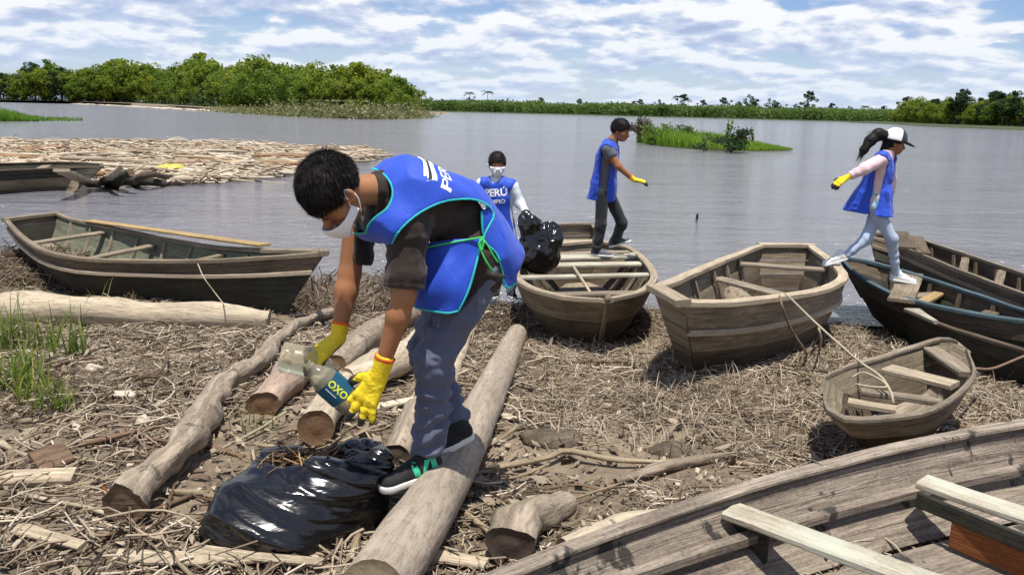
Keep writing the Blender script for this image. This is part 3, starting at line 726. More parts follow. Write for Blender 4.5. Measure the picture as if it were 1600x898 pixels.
# 1: long boat on the left.  bow at the right (503,398), stern far left
bL, bLat, _, _ = boat('rowing_boat', 'long weathered rowing boat with a dark hull, beached left of the bending man', 
     ZL((503, 397, .76), (416, 404, .64), (322, 409, .54), (227, 409, .48), (125, 405, .45), (72, 394, .44), (34, 371, .44), (10, 345, .46)),
     ZL((503, 395, .76), (412, 392, .64), (341, 388, .54), (265, 375, .48), (189, 360, .46), (110, 343, .44), (90, 335, .45)),
     lin((0, .06), (.12, -.03), (.5, -.06), (.85, .0), (1, .1)), bw=lin((0, .3), (.15, .35), (.5, .55), (1, .5)), K=4,
     mats=[M['boat_brown'], M['boat_dark'], M['boat_dark'], M['boat_dark']], rail=(.06, .04), rub=.22, rubmat=M['boat_edge'], railmat=M['boat_tan'], rake=(.66, .1),
     thwarts=((.30, .10, .10, -.02, M['boat_tan']), (.52, .16, .10, .02, M['boat_tan']), (.74, .12, .12, .0, M['boat_grey'])), ribs=(.2, .3, .4, .5, .6, .7, .8, .9), thmat=M['boat_grey'], ends=(.05, .2), innermat=M['boat_green'], bottommat=M['boat_grey'])
a = bLat(.70, .05, 1); b_ = bLat(.10, -.02, 1)
o = tag(board('plank', bLat(.82, -.02, 1) + [0, 0, .03], bLat(.16, -.03, 1) + [0, .02, .03], .13, .025, M['yellow_board'], None, wob=.004), 'long yellowish plank lying along the far rail of the left boat', 'plank')
o = tag(board('plank', bLat(.60, .9, 1), bLat(.86, .85, 0), .16, .025, M['boat_grey'], None, wob=.004), 'loose grey board lying on the floor of the left boat', 'plank')

# 2: round-bowed boat with the standing boy
b2, b2at, _, _ = boat('rowing_boat', 'grey rowing boat seen bow on, the boy in dark trousers standing in it',
     ZL((948, 470, .68), (883, 466, .63), (826, 450, .58), (806, 430, .53), (815, 408, .48), (842, 392, .44), (868, 384, .46)),
     ZL((952, 470, .68), (992, 461, .64), (1019, 443, .58), (1020, 424, .53), (1001, 402, .49), (979, 387, .46), (938, 378, .48)),
     lin((0, .04), (.25, -.04), (.7, -.06), (1, .0)), bw=lin((0, .08), (.15, .30), (.5, .48), (1, .5)), K=3,
     mats=[M['boat_tan'], M['boat_brown'], M['boat_brown']], railmat=M['boat_edge'], rail=(.06, .035), rake=(.70, .1),
     thwarts=((.22, .08, .12, .0), (.45, .05, .10, .03, M['pale_board']), (.66, .06, .16, .0, M['pale_board']), (.86, .05, .18, .0)), ribs=(.2, .35, .5, .65, .8), thmat=M['boat_grey'], ends=(.05, .2), bottommat=M['boat_grey'])
# boat behind it
b2b, b2bat, _, _ = boat('rowing_boat', 'blunt end of a pale boat afloat behind the black bag, left of the standing boy',
     ZL((863, 381, .36), (856, 366, .38), (868, 353, .42)), ZL((930, 381, .36), (936, 366, .38), (926, 352, .42)),
     lin((0, -.12), (1, -.05)), bw=.7, K=3, mats=[M['boat_tan']] * 3, railmat=M['boat_tan'], thwarts=((.35, .1, .16, 0, M['boat_edge']),), ribs=(.3, .6), thmat=M['boat_edge'], ends=(.1, .1), n=8, bottommat=M['boat_tan'])

# 3: tan boat in the middle right
b3, b3at, _, _ = boat('rowing_boat', 'tan planked rowing boat with a squared far end, roped to the small dugout',
     ZL((1066, 474, .88), (1140, 475, .81), (1220, 466, .75), (1282, 455, .67), (1318, 438, .64), (1308, 418, .60), (1268, 386, .58)),
     ZL((1026, 452, .90), (1060, 437, .81), (1110, 415, .69), (1150, 399, .60), (1188, 385, .58)),
     lin((0, .08), (.2, .02), (.6, -.03), (1, -.03)), bw=lin((0, .22), (.3, .40), (.6, .5), (1, .5)), K=4,
     mats=[M['boat_tan'], M['boat_tan'], M['boat_brown'], M['boat_brown']], railmat=M['boat_edge'], rub=.26, rail=(.075, .04), rake=(.74, .2),
     thwarts=((.40, .16, .14, .12), (.80, .14, .14, .0)), ribs=(.3, .5, .65, .8), thmat=M['boat_grey'], ends=(.1, .1), bottommat=M['boat_brown'])
c0 = b3at(.55, .75, 1); tag(tube('log', [b3at(.62, .45, 1) - [.0, .0, .0], b3at(.5, .65, 0) + [-.3, .1, 0]], [.10, .12], M['log_grey'], None, 10, .2, 3, n=6), 'short grey log lying inside the tan boat', 'log')

# 5: blue-rimmed boat and the hull in front of it
b5, b5at, _, _ = boat('rowing_boat', 'narrow boat with a worn blue rim that the young woman steps into',
     ZL((1315, 405, .55), (1333, 425, .49), (1369, 448, .46), (1415, 467, .45), (1492, 486, .46), (1600, 503, .46), (1720, 515, .46)),
     ZL((1317, 404, .55), (1364, 411, .50), (1415, 426, .47), (1492, 450, .47), (1600, 486, .46), (1700, 512, .46)),
     lin((0, .2), (.15, .06), (1, .0)), bw=lin((0, .3), (.3, .5), (1, .55)), K=3, mats=[M['boat_brown'], M['boat_dark'], M['boat_dark']], railmat=M['blue_rim'], rail=(.055, .035), rake=(.35, 0),
     thwarts=((.34, .25, .16, .1, M['boat_tan']), (.50, .2, .10, -.05, M['yellow_board']), (.7, .2, .12, 0, M['boat_brown'])), ribs=(.2, .3, .4, .55, .7), thmat=M['boat_brown'], ends=(.05, .05), bottommat=M['boat_brown'])
b5b, _, _, _ = boat('rowing_boat', 'dark low hull lying in front of the blue-rimmed boat at the right edge',
     ZL((1398, 472, .34), (1426, 490, .34), (1492, 515, .34), (1600, 549, .36), (1740, 590, .38)),
     ZL((1400, 470, .34), (1436, 478, .34), (1510, 497, .34), (1600, 514, .36), (1740, 550, .38)),
     lin((0, .08), (.2, .0), (1, .0)), bw=.5, K=3, mats=[M['boat_dark']] * 3, railmat=M['boat_brown'], rail=(.05, .03), rake=(.2, 0), ribs=(.3, .5, .7), thmat=M['boat_brown'], ends=(.08, .08), bottommat=M['boat_dark'])
tag(board('plank', G(1425, 484, .42), G(1462, 503, .42), .13, .03, M['pale_board'], None, wob=.01, wdt2=.05), 'short pale broken board wedged between the two hulls at right', 'plank')
# 6: long boat behind
b6, b6at, _, _ = boat('rowing_boat', 'long dark-sided boat with a pale rim lying farthest right beyond the woman',
     ZL((1361, 371, .62), (1392, 381, .57), (1441, 400, .54), (1510, 428, .52), (1600, 462, .52), (1740, 510, .52)),
     ZL((1364, 367, .62), (1405, 366, .57), (1450, 380, .54), (1520, 402, .52), (1600, 430, .52), (1740, 476, .52)),
     lin((0, .15), (.2, .0), (1, -.02)), bw=.5, K=4, mats=[M['boat_brown'], M['boat_dark'], M['boat_dark'], M['boat_dark']], railmat=M['boat_tan'], rail=(.06, .04), rub=.16, rubmat=M['boat_tan'], rake=(.3, 0),
     thwarts=((.16, -.05, .22, 0, M['boat_brown']), (.24, -.05, .14, 0, M['boat_brown']), (.45, .06, .08, 0, M['boat_tan']), (.62, .06, .08, 0, M['boat_tan'])), ribs=(.3, .4, .5, .6, .7), thmat=M['boat_brown'], ends=(.05, .05), bottommat=M['boat_dark'])

# 4: small dugout-like canoe ashore
b4, b4at, _, _ = boat('canoe', 'small grey canoe drawn up on the litter with a rope over its bow', 
     ZL((1286, 612, .66), (1292, 640, .67), (1321, 655, .66), (1388, 653, .63), (1454, 641, .62), (1499, 614, .62), (1521, 584, .64), (1510, 548, .68)),
     ZL((1290, 592, .66), (1330, 573, .65), (1366, 563, .63), (1410, 549, .63), (1463, 533, .66), (1480, 532, .68), (1495, 536, .69)),
     lin((0, .46), (.15, .40), (.5, .36), (.85, .38), (1, .46)), bw=lin((0, .3), (.5, .55), (1, .4)), K=2, mats=[M['boat_tan'], M['boat_brown']], railmat=M['boat_grey'], rail=(.034, .026), rake=(.34, .2), th=.018,
     thwarts=((.86, .12, .11, 0),), ribs=(), ends=(.03, .03), bottommat=M['boat_grey'], cat='canoe', capped=False)
tag(board('plank', G(1386, 576, .66), G(1492, 602, .66), .13, .03, M['boat_edge'], None, wob=.005), 'wide pale board laid across the small canoe', 'plank')
tag(board('plank', G(1345, 612, .60), G(1470, 628, .60), .06, .03, M['boat_grey'], None, wob=.005, seed=4), 'narrow grey board across the middle of the small canoe', 'plank')
tag(board('plank', G(1325, 628, .585), G(1400, 640, .585), .07, .03, M['boat_edge'], None, wob=.005, seed=5), 'short board near the left end of the small canoe', 'plank')

# 7: big boat in the foreground; its near rail lies outside the picture
Lf = ZL((690, 940, .66), (800, 893, .66), (1000, 818, .68), (1200, 753, .70), (1400, 702, .72), (1600, 664, .74), (1900, 622, .76))
off = np.array([.45, -1.35, 0])
Rf = [p + off * k for p, k in zip(Lf, (.55, .7, .9, 1.0, 1.0, 1.0, .95))]
b7, b7at, b7loc, b7ax = boat('rowing_boat', 'large silvery plank boat filling the lower right corner',
     Lf, Rf, lin((0, .49), (.3, .46), (1, .45)), bw=.60, K=5, mats=[M['boat_fore']] * 5, railmat=M['boat_fore'], rail=(.05, .022), th=.024, ends=(.1, .1), ribs=(), bottommat=M['boat_fore'], n=26, lapg=.022)
for t_ in (.44,):
    qs = np.linspace(.12, 1, 30); Pb = np.array([b7at(q_, t_, 0) for q_ in qs]); nx_ = np.array([b7at(q_, 0, 1) - b7at(q_, 0, 0) for q_ in qs]); nx_[:, 2] = 0; nx_ /= np.linalg.norm(nx_, axis=1)[:, None]
    Pb = Pb + nx_ * .0 - nx_ * .06 * t_ * .2; dz_ = np.array([0, 0, .03])
    v, f, uv = loft(np.stack([Pb - nx_ * .01 - dz_, Pb + nx_ * .020 - dz_ * .8, Pb + nx_ * .022 + dz_ * .2, Pb - nx_ * .01 + dz_ * .5], 1) - b7loc); mk('batten', v, f, M['boat_fore'], b7, uv + [t_ * 7, 2], smooth=False)
def b7board(name, px0, py0, px1, py1, z, wd, th, mt, seed, label=None):
    A = G(px0, py0, z); B = G(px1, py1, z); B = A + (B - A) * 1.25
    return board(name, A, B, wd, th, mt, b7, wob=.003, seed=seed)
b7board('thwart', 1140, 797, 1420, 899, .645, .115, .028, M['pale_board'], 2)
b7board('thwart', 1440, 752, 1620, 812, .67, .11, .028, M['pale_board'], 5)
# under the thwarts: dark board as cast shade, dark slab, orange-brown box board
def upright(A, B, h, th_, mt, seed):
    A = np.asarray(A); B = np.asarray(B); return board('shade_or_box_board', A - [0, 0, h / 2], B - [0, 0, h / 2], h, th_, mt, b7, up=np.cross(B - A, [0, 0, 1.0]), seed=seed)
A = G(1135, 806, .62); B = G(1420, 906, .62); upright(A + (B - A) * .02, A + (B - A) * .26, .13, .02, M['boat_dark'], 1)  # dark board added in place of the shadow cast by the first thwart
A = G(1435, 768, .65); B = G(1640, 850, .65); upright(A, A + (B - A) * 1.1, .06, .02, M['boat_dark'], 2)
A = G(1478, 806, .60); B = G(1640, 868, .60); upright(A + (B - A) * .08, B, .11, .025, M['orange_board'], 3)
# stringers along the inside of the far side
board('thwart', G(1408, 470, .455), G(1424, 428, .46), .22, .03, M['boat_tan'], b5, wob=.004, seed=8)
board('thwart', G(866, 403, .475), G(1000, 399, .475), .24, .03, M['pale_board'], b2, wob=.004, seed=9)
for j, (px0, py0, px1, py1, z) in enumerate(((1120, 905, 1380, 835, .40), (1370, 850, 1640, 780, .42))):
    board('stringer', G(px0, py0, z), G(px1, py1, z), .07, .035, M['boat_fore'], b7, wob=.008, seed=j)
# ------------------------------------------------------------------ logs
def log(label, pts, r, mat, endmat=M['endgrain'], sides=18, rough=.16, seed=1, n=26, name='log', cat='log', group=None, ends=(1, 1), freq=3.0, fine=.0):
    """pts world axis; r radii; a mesh trunk with separate sawn ends"""
    P = catmull(pts, n); rr_ = np.interp(np.linspace(0, 1, n), np.linspace(0, 1, len(r)), r) * .93
    loc = P[n // 2].copy(); root = empty(name, loc, label, cat, group)
    if len(pts) > 3: rr_ = rr_ * (1 + .10 * (vn(np.arange(n) * .45, np.zeros(n), seed) - .5) * 2)
    rings = tube_rings(P - loc, rr_, sides, rough, seed, freq)
    v, f, uv = loft(rings, caps=False)
    mk('bark' if mat is M['bark'] else 'trunk', v, f, mat, root, uv)
    for e, i in ((0, 0), (1, n - 1)):
        if not ends[e]: continue
        ring = rings[i]; c = ring.mean(0); d = (P[0] - P[1]) if e == 0 else (P[-1] - P[-2]); d /= np.linalg.norm(d)
        r1 = c + (ring - c) * .72 - d * .008; r2 = c + (ring - c) * .35 - d * .003
        V = np.concatenate([ring, r1, r2, c[None]]); k = sides; ff = []
        for a_ in range(2): ff += [(a_*k+j, a_*k+(j+1) % k, (a_+1)*k+(j+1) % k, (a_+1)*k+j) for j in range(k)]
        ff += [(2*k+j, 2*k+(j+1) % k, 3*k) for j in range(k)]
        mk('cut_end', V, ff, endmat, root, V[:, [0, 2]])
    return root
def onground(px, py, up): return GT(px, py, up)

log('thick bare log lying across the left of the bank in front of the long boat', [onground(-160, 478, .10), onground(0, 484, .11), onground(130, 486, .12), onground(260, 493, .105), onground(350, 494, .11), onground(420, 502, .085)], [.15, .15, .155, .115, .13, .10], M['log'], M['endpale'], seed=3, rough=.10, n=40)
log('crooked grey branch running from the long boat down to the left foreground', [onground(520, 486, .05), onground(470, 505, .07), onground(432, 530, .07), onground(408, 562, .08), onground(345, 603, .085), onground(308, 665, .095), onground(270, 712, .10), onground(232, 742, .105), onground(196, 785, .10)], [.04, .045, .045, .048, .060, .068, .070, .074, .078], M['log_grey'], M['stick_dark'], seed=6, rough=.34, n=90, freq=5.0)
FOOTLOG = [onground(808, 522, .07), onground(708, 728, .105), onground(584, 925, .125)]
log('long round log that the bending man stands on', FOOTLOG, [.090, .098, .106, .110, .112], M['log_banded'], M['endpale'], seed=9, rough=.035, n=60, ends=(1, 1))
log('brown log end with an orange rotten face beside the crooked branch', [onground(410, 632, .06), onground(440, 600, .08), onground(475, 570, .08)], [.095, .11, .10], M['log_pink'], M['endgrain'], seed=12, rough=.2)
log('short pale log with a dark rotten sawn face just behind the black bag', [onground(493, 668, .10), onground(512, 635, .10), onground(550, 595, .09), onground(590, 560, .08)], [.088, .092, .085, .08], M['log'], M['endgrain'], seed=15, rough=.08)
log('rounded grey log beneath the bending man hands', [onground(520, 572, .10), onground(575, 528, .10), onground(640, 490, .10)], [.09, .115, .11], M['log_grey'], M['endgrain'], seed=17, rough=.12)
log('bleached white log with chopped notches right of the bottles', [onground(540, 590, .15), onground(590, 580, .14), onground(640, 545, .10), onground(668, 508, .08)], [.075, .10, .09, .07], M['log'], M['endpale'], seed=19, rough=.14)
log('pale peeled branch curving up behind the bending man legs', [onground(640, 690, .04), onground(690, 620, .05), onground(716, 560, .06), onground(735, 515, .06), onground(762, 488, .05), onground(790, 492, .04)], [.05, .05, .045, .045, .035, .025], M['birch'], M['endpale'], seed=21, rough=.15, n=36)
log('dark log stub between the black bag and the man shoe', [onground(618, 712, .07), onground(650, 640, .06)], [.065, .07], M['log_grey'], M['bark'], seed=23, rough=.15)
log('knobbly forked stump with a dark sawn foot near the foreground boat', [onground(796, 858, .07), onground(812, 820, .08), onground(848, 800, .06), onground(888, 784, .035)], [.088, .085, .06, .045], M['log_grey'], M['bark'], seed=25, rough=.3, name='driftwood_stump', cat='driftwood')
log('long grey stick half sunk in the litter at centre right', [onground(962, 752, .02), onground(1010, 738, .035), onground(1060, 722, .035), onground(1130, 712, .02), onground(1190, 706, .01)], [.014, .03, .034, .022, .012], M['log_grey'], M['stick_dark'], seed=27, rough=.25, name='branch', cat='branch')
log('pale banded birch-like branch against the outer side of the foreground boat', [onground(880, 858, .05), onground(930, 840, .06), onground(990, 818, .06), onground(1060, 806, .05)], [.05, .055, .05, .035], M['birch'], M['endpale'], seed=29, rough=.1, name='branch', cat='branch')
log('thin bent branch with two arms lying across the mud', [onground(650, 797, .03), onground(735, 742, .03), onground(860, 714, .04), onground(882, 704, .05), onground(960, 718, .04), onground(1050, 722, .02)], [.010, .013, .016, .017, .014, .009], M['stick'], M['stick'], sides=8, seed=31, rough=.2, name='branch', cat='branch')
log('brown stick slanting left of the crooked branch', [onground(100, 700, .03), onground(170, 684, .05), onground(240, 668, .05)], [.014, .016, .012], M['stick_dark'], M['stick_dark'], sides=8, seed=33, name='branch', cat='branch')
tag(tube('vine', [onground(200, 528, .03), onground(245, 532, .09), onground(262, 560, .10), onground(240, 590, .05), onground(212, 602, .03)], [.008, .008, .008], M['stick_dark'], None, 6, n=24), 'thin dark hooped twig arching over the litter at left', 'twig')
tag(tube('stick', [onground(716, 792, .02), onground(772, 836, .03)], [.012, .014], M['stick'], None, 6, .2, 2, n=6), 'straight pale stick pointing at the forked stump', 'stick')

# sawn boards and chunks
o = board('board', onground(-60, 752, .03), onground(118, 742, .04), .085, .035, M["boat_edge"], None, up=(0, -.35, 1), wob=.006, seed=2); tag(o, 'pale sawn board end at the left edge of the litter', 'board')
o = board('board', onground(52, 722, .05), onground(108, 706, .06), .13, .03, M['stick_dark'], None, up=(.1, -.5, 1), wob=.012, seed=3); tag(o, 'dark brown slab of bark behind the pale sawn board', 'bark')
for i, (x0, y0, x1, y1, wd, lab) in enumerate(((0, 690, 42, 712, .03, 'narrow pale slat above the sawn board at the left edge'), (180, 868, 420, 872, .08, 'flat pale plank half buried in the litter left of the black bag'),
      (12, 822, 130, 852, .07, 'pale splintered wood flake in the lower left corner'), (300, 856, 505, 878, .05, 'long light strip of wood under the front of the black bag'),
      (650, 862, 760, 880, .10, 'flat pale slab of wood right of the foot of the round log'), (900, 848, 1010, 812, .05, 'broken white board beside the forked stump'),
      (780, 624, 880, 618, .02, 'thin light slat right of the round log'), (740, 650, 800, 648, .03, 'short light slat beside the round log'),
      (560, 640, 655, 622, .10, 'flat pale board resting under the yellow gloved hand'), (30, 770, 180, 806, .02, 'thin light slat crossing the lower left litter'),
      (160, 760, 180, 790, .03, 'small orange-brown chip at the foot of the crooked branch'))):
    o = board('board', onground(x0, y0, .03), onground(x1, y1, .035), wd, .016, M['birch'] if i in (5,) else M['birch'] if i in (8,) else M['orange_board'] if i == 10 else M['boat_edge'], None, up=(random.uniform(-.15, .15), random.uniform(-.3, 0), 1), wob=.010, seed=10 + i, wdt2=wd * .6)
    tag(o, lab, 'board')
def lump(name, px, py, sx, sy, sz, mat, label, cat, seed, up=.02):
    p = onground(px, py, up); n1, n2 = 14, 20; th = np.linspace(0, pi, n1); ph = np.linspace(0, 2*pi, n2, endpoint=False); V = []
    for t_ in th:
        for f_ in ph:
            d = np.array([sin(t_) * cos(f_), sin(t_) * sin(f_), cos(t_)])
            k = 1 + .5 * (vn(d[0] * 2 + seed * 5 + 20, d[1] * 2 + d[2] + 20, seed) - .5) + .25 * (vn(d[0] * 5 + 40, d[1] * 5 + d[2] * 4 + 20, seed) - .5)
            V.append(d * k * [sx, sy, sz])
    F_ = [(i*n2+j, i*n2+(j+1) % n2, (i+1)*n2+(j+1) % n2, (i+1)*n2+j) for i in range(n1-1) for j in range(n2)]
    o = mk(name, V, F_, mat); o.location = [float(c) for c in p]; return tag(o, label, cat)
lump('stone', 190, 618, .075, .035, .03, M['stone'], 'oval pale stone lying alone left of the crooked branch', 'stone', 1)
lump('stone', 146, 576, .05, .03, .03, M['stone'], 'small pale angular stone beyond the oval one', 'stone', 2)
lump('stone', 345, 552, .03, .025, .02, M['stone'], 'little pale stone near the thick bare log', 'stone', 3)
lump('stone', 224, 658, .035, .03, .03, M['stone'], 'broken pale stone just left of the crooked branch', 'stone', 4)
lump('mud_clod', 866, 690, .16, .11, .05, mud, 'smooth bare clod of dried mud in the centre of the bank', 'mud', 5, 0)
lump('mud_clod', 1050, 706, .13, .09, .04, mud, 'dry mud clod near the long grey stick', 'mud', 6, 0)

# ------------------------------------------------------------------ ropes
def hang(name, P, r, mat, label, n=30, cat='rope'):
    return tag(tube(name, P, [r, r], mat, None, 6, n=n), label, cat)
p0 = b3at(.34, -.04, 0)
hang('rope', [G(1226, 458, .82), G(1226, 457, .825), G(1270, 500, .68), G(1320, 545, .62), G(1350, 570, .68), G(1378, 590, .68), G(1392, 612, .64), G(1396, 630, .60)], .0075, M['rope_pale'], 'pale rope stretched from the tan boat to the small canoe')
hang('rope', [G(1218, 462, .82), G(1222, 478, .77), G(1234, 510, .60), G(1256, 545, .42), onground(1262, 552, .01)], .008, M['rope_brown'], 'brown rope hanging down the side of the tan boat')
hang('rope', [onground(1275, 540, .12), onground(1266, 556, .02), onground(1285, 572, .01), onground(1318, 576, .01), onground(1336, 570, .02)], .009, M['rope_brown'], 'loose loop of dark rope on the litter behind the small canoe')
hang('rope', [G(1279, 512, .58), G(1283, 528, .50), onground(1280, 548, .02)], .008, M['rope_pale'], 'short frayed end hanging from the knot of the pale rope')
hang('rope', [G(1330, 590, .64), G(1346, 582, .67), G(1370, 590, .68), G(1386, 604, .67), G(1360, 604, .66), G(1338, 600, .65)], .006, M['rope_pale'], 'pale loop of rope coiled on the left end of the canoe')
hang('rope', [G(1524, 576, .62), G(1556, 574, .45), G(1600, 556, .50), G(1640, 540, .52)], .009, M['rope_brown'], 'slack rope from the far tip of the canoe to the dark hull')
hang('rope', [G(309, 412, .56), G(320, 436, .48), G(338, 460, .34), onground(352, 478, .24)], .005, M['rope_pale'], 'thin cord hanging from the long left boat to the bare log')
tag(tube('stick', [b2at(.42, .1, 0) * .5 + b2at(.42, .1, 1) * .5 + [-.1, .25, .1], b2at(.3, .3, 0) * .4 + b2at(.3, .3, 1) * .6], [.014, .014], M['boat_edge'], None, 6, n=4), 'short pole leaning on the thwart of the boat with the standing boy', 'pole')

# ------------------------------------------------------------------ driftwood raft on the left, old hull, stump
GR = 'driftwood logs massed on the floating raft'
r = np.random.default_rng(77)
protos = []
DM = [wood('drift_cream', (.60, .53, .41), (.34, .28, .2), grain=.4), wood('drift_grey', (.42, .36, .27), (.2, .16, .11), grain=.4), wood('drift_rust', (.36, .22, .12), (.2, .11, .06), grain=.4), wood('drift_tan', (.52, .40, .25), (.28, .2, .12), grain=.4)]
for k in range(12):
    L = 1.0; P = [(-L, 0, 0), (-.3, r.uniform(-.05, .05), r.uniform(-.02, .02)), (.4, r.uniform(-.08, .08), r.uniform(-.02, .02)), (L, 0, 0)]
    v, f, uv = loft(tube_rings(catmull(P, 7), np.array([.8, 1, 1, .95, .9, .8, .6]) * .07, 7, .2, k))
    me = mk('driftwood', v, f, DM[(0, 0, 1, 3, 0, 2, 1, 3, 0, 2, 3, 1)[k]], None, uv * [1, .3]); protos.append(me)
up_edge = lambda px: np.interp(px, [-80, 0, 200, 330, 420, 470, 560, 585], [216, 218, 219, 218, 221, 229, 233, 238])
lo_edge = lambda px: np.interp(px, [-80, 150, 200, 340, 420, 500, 570, 585], [262, 266, 284, 279, 270, 257, 246, 241])
first = set(); cnt = 0
for k in range(290):
    px = r.uniform(-60, 575); a_, b2_ = up_edge(px), lo_edge(px); py = a_ + (b2_ - a_) * r.uniform(0, 1) ** .8
    z = .04 + .22 * math.sin(pi * np.clip((py - a_) / (b2_ - a_ + 1e-6), 0.05, .9)) * r.uniform(.3, 1) * (1 if px < 480 else .5)
    p = G(px, py, z); s = r.uniform(.35, 1.5) * (1.0 if px < 430 else .8); 
    ki = int(r.integers(12)); 
    if px < 170 and py < 250 and r.random() < .45: ki = (5, 9)[k % 2]
    pr = protos[ki]
    o = pr if ki not in first else pr.copy()
    if ki in first: COL.objects.link(o)
    first.add(ki)
    o.location = [float(c) for c in p]; o.rotation_euler = (r.uniform(0, 6), r.uniform(-.08, .08), r.normal() * .35 + (.5 if r.random() < .1 else 0) * r.normal()); th_ = r.uniform(.5, 1.15); o.scale = (s * 1.3, th_, th_)
    rust = ki in (5, 9)
    zn = 'left end' if px < 130 else 'middle' if px < 300 else 'right half' if px < 450 else 'thin right tip'; ed_ = 'near edge' if py > b2_ - 12 else 'far edge' if py < a_ + 12 else 'centre'; kd = 'rusty brown' if rust else 'bleached pale' if ki in (0, 1, 4, 8) else 'weathered tan'
    tag(o, '%s driftwood log at the %s of the raft, %s' % (kd, ed_, zn), 'driftwood', '%s driftwood logs, raft %s, %s' % (kd, ed_, zn))
# the small stuff between them
n = 7500; pxs = r.uniform(-60, 585, n); P = []
for px in pxs:
    a_, b2_ = up_edge(px), lo_edge(px); py = a_ + (b2_ - a_) * r.uniform(.02, 1); p = G(px, py, .05 + .1 * r.random()); P.append(p)
P = np.array(P)
def sticks_mesh(P, L, rad, seed, az=None, pitch=.15, bend=.25, sides=3, seg=3):
    r = np.random.default_rng(seed); n = len(P); a = r.uniform(0, 2*pi, n) if az is None else az
    pt_ = r.normal(size=n) * pitch
    d = np.stack([np.cos(a) * np.cos(pt_), np.sin(a) * np.cos(pt_), np.sin(pt_)], 1); s = np.stack([-np.sin(a), np.cos(a), 0 * a], 1); u = np.cross(d, s)
    bx = r.normal(size=n) * bend; bz = r.normal(size=n) * bend * .4; V = []
    for k in range(seg + 1):
        q = k / seg * 2 - 1; c = P + d * (L * q / 2)[:, None] + s * (bx * L * (1 - q * q) * .5)[:, None] + u * (bz * L * (1 - q * q) * .5)[:, None]
        rk = rad * (1 - .35 * (q * .5 + .5))
        for j in range(sides):
            t_ = 2 * pi * j / sides; V.append(c + (s * cos(t_) + u * sin(t_)) * np.broadcast_to(rk, (n,))[:, None])
    V = np.stack(V, 1); m_ = V.shape[1]; base = np.arange(n)[:, None] * m_; F_ = []
    for k in range(seg):
        for j in range(sides): F_.append(base + np.array([[k*sides+j, k*sides+(j+1) % sides, (k+1)*sides+(j+1) % sides, (k+1)*sides+j]]))
    return V.reshape(-1, 3), np.concatenate(F_), m_
def tintmat(name, stops, rough=.85, bump=True, trans=0):
    m_, t, b = newmat(name); at = N(t, 'ShaderNodeAttribute', attribute_name='tint').outputs['Fac']
    c = ramp(t, at, stops); ob = coords(t, 'Object'); nn = noise(t, ob, 60, 3, .6)
    c = mixc(t, mth(t, 'MULTIPLY', nn, .6), c, mixc(t, 1.0, c, (.55, .5, .45), 'MULTIPLY'))
    lk(t, c, b.inputs['Base Color']); b.inputs['Roughness'].default_value = rough; b.inputs['Specular IOR Level'].default_value = .2
    return m_
M['straw'] = tintmat('dry_straw', [(0, (.05, .036, .026)), (.25, (.16, .12, .085)), (.55, (.34, .275, .20)), (.8, (.52, .44, .335)), (1, (.68, .60, .48))])
v, f, m_ = sticks_mesh(P, r.uniform(.3, 1.4, n), r.uniform(.02, .05, n), 78, az=r.normal(size=n) * .5)
tag(mk('raft_litter', v, f, M['straw'], tint=np.repeat(np.clip(.35 + r.random(n) * .7, 0, 1), m_), smooth=False), 'loose bleached branches filling the gaps of the floating driftwood raft', 'branches', kind='stuff')
boat('rowing_boat', 'old waterlogged plank hull lying against the driftwood raft at the left edge',
     ZL((158, 262, .55), (120, 262, .52), (60, 264, .5), (0, 267, .5), (-120, 274, .5)), ZL((156, 257, .55), (100, 254, .52), (0, 256, .5), (-120, 262, .5)),
     lin((0, -.1), (1, -.15)), bw=lin((0, .4), (1, .7)), K=3, mats=[M['boat_dark'], M['boat_tan'], M['boat_tan']], railmat=M['boat_brown'], rub=.2, rubmat=M['boat_dark'], ends=(.05, .1), rake=(.7, 0), thwarts=((.4, .1, .2), ), n=12, bottommat=M['boat_dark'])
tag(board('plank', G(96, 266, .62), G(148, 291, .05), .28, .06, M['boat_edge'], None, wob=.02), 'pale plank leaning down from the old hull into the water', 'plank')
sp_ = [('dark branching stump standing in the water at the near edge of the raft', [(176, 292, 0), (190, 276, .35), (205, 268, .5)], .16), ('grey forked drift limb beside the dark stump', [(160, 285, .1), (178, 270, .5), (188, 262, .62)], .1),
       ('dark drift log pointing right from the stump', [(190, 282, .15), (230, 284, .15), (256, 287, .1)], .15), ('brown drift limb leaning over the dark stump', [(210, 290, .0), (225, 274, .35), (268, 276, .2)], .11), ('thin straight pole floating off the near edge of the raft', [(250, 287, .05), (330, 283, .05)], .07)]
for i, (lab, pp, rad) in enumerate(sp_):
    log(lab, [G(*q_) for q_ in pp], [rad, rad * .8, rad * .6], M['log_grey'] if i in (1, 4) else M['boat_dark'] if i in (0, 2) else M['boat_brown'], M['stick_dark'], 9, .35, 60 + i, 10, name='driftwood', cat='driftwood')
o = lump('plastic_scrap', 250, 262, .42, .4, .2, plain('yellow_plastic', (.46, .44, .08), .45, .2, 8), 'bright yellow scrap caught on the near side of the raft', 'scrap', 9); o.location = [float(c) for c in G(266, 268, .12)]
o = lump('plastic_scrap', 290, 272, .3, .22, .12, plain('white_plastic', (.7, .7, .68), .45, .1, 8), 'small white scrap right of the yellow one on the raft', 'scrap', 10); o.location = [float(c) for c in G(291, 271, .08)]
tag(tube('stick', [G(1089, 341, -.05), G(1090, 335, .16)], [.03, .02], M['boat_dark'], None, 6, n=3), 'tiny dark stub sticking out of the open river', 'stick')

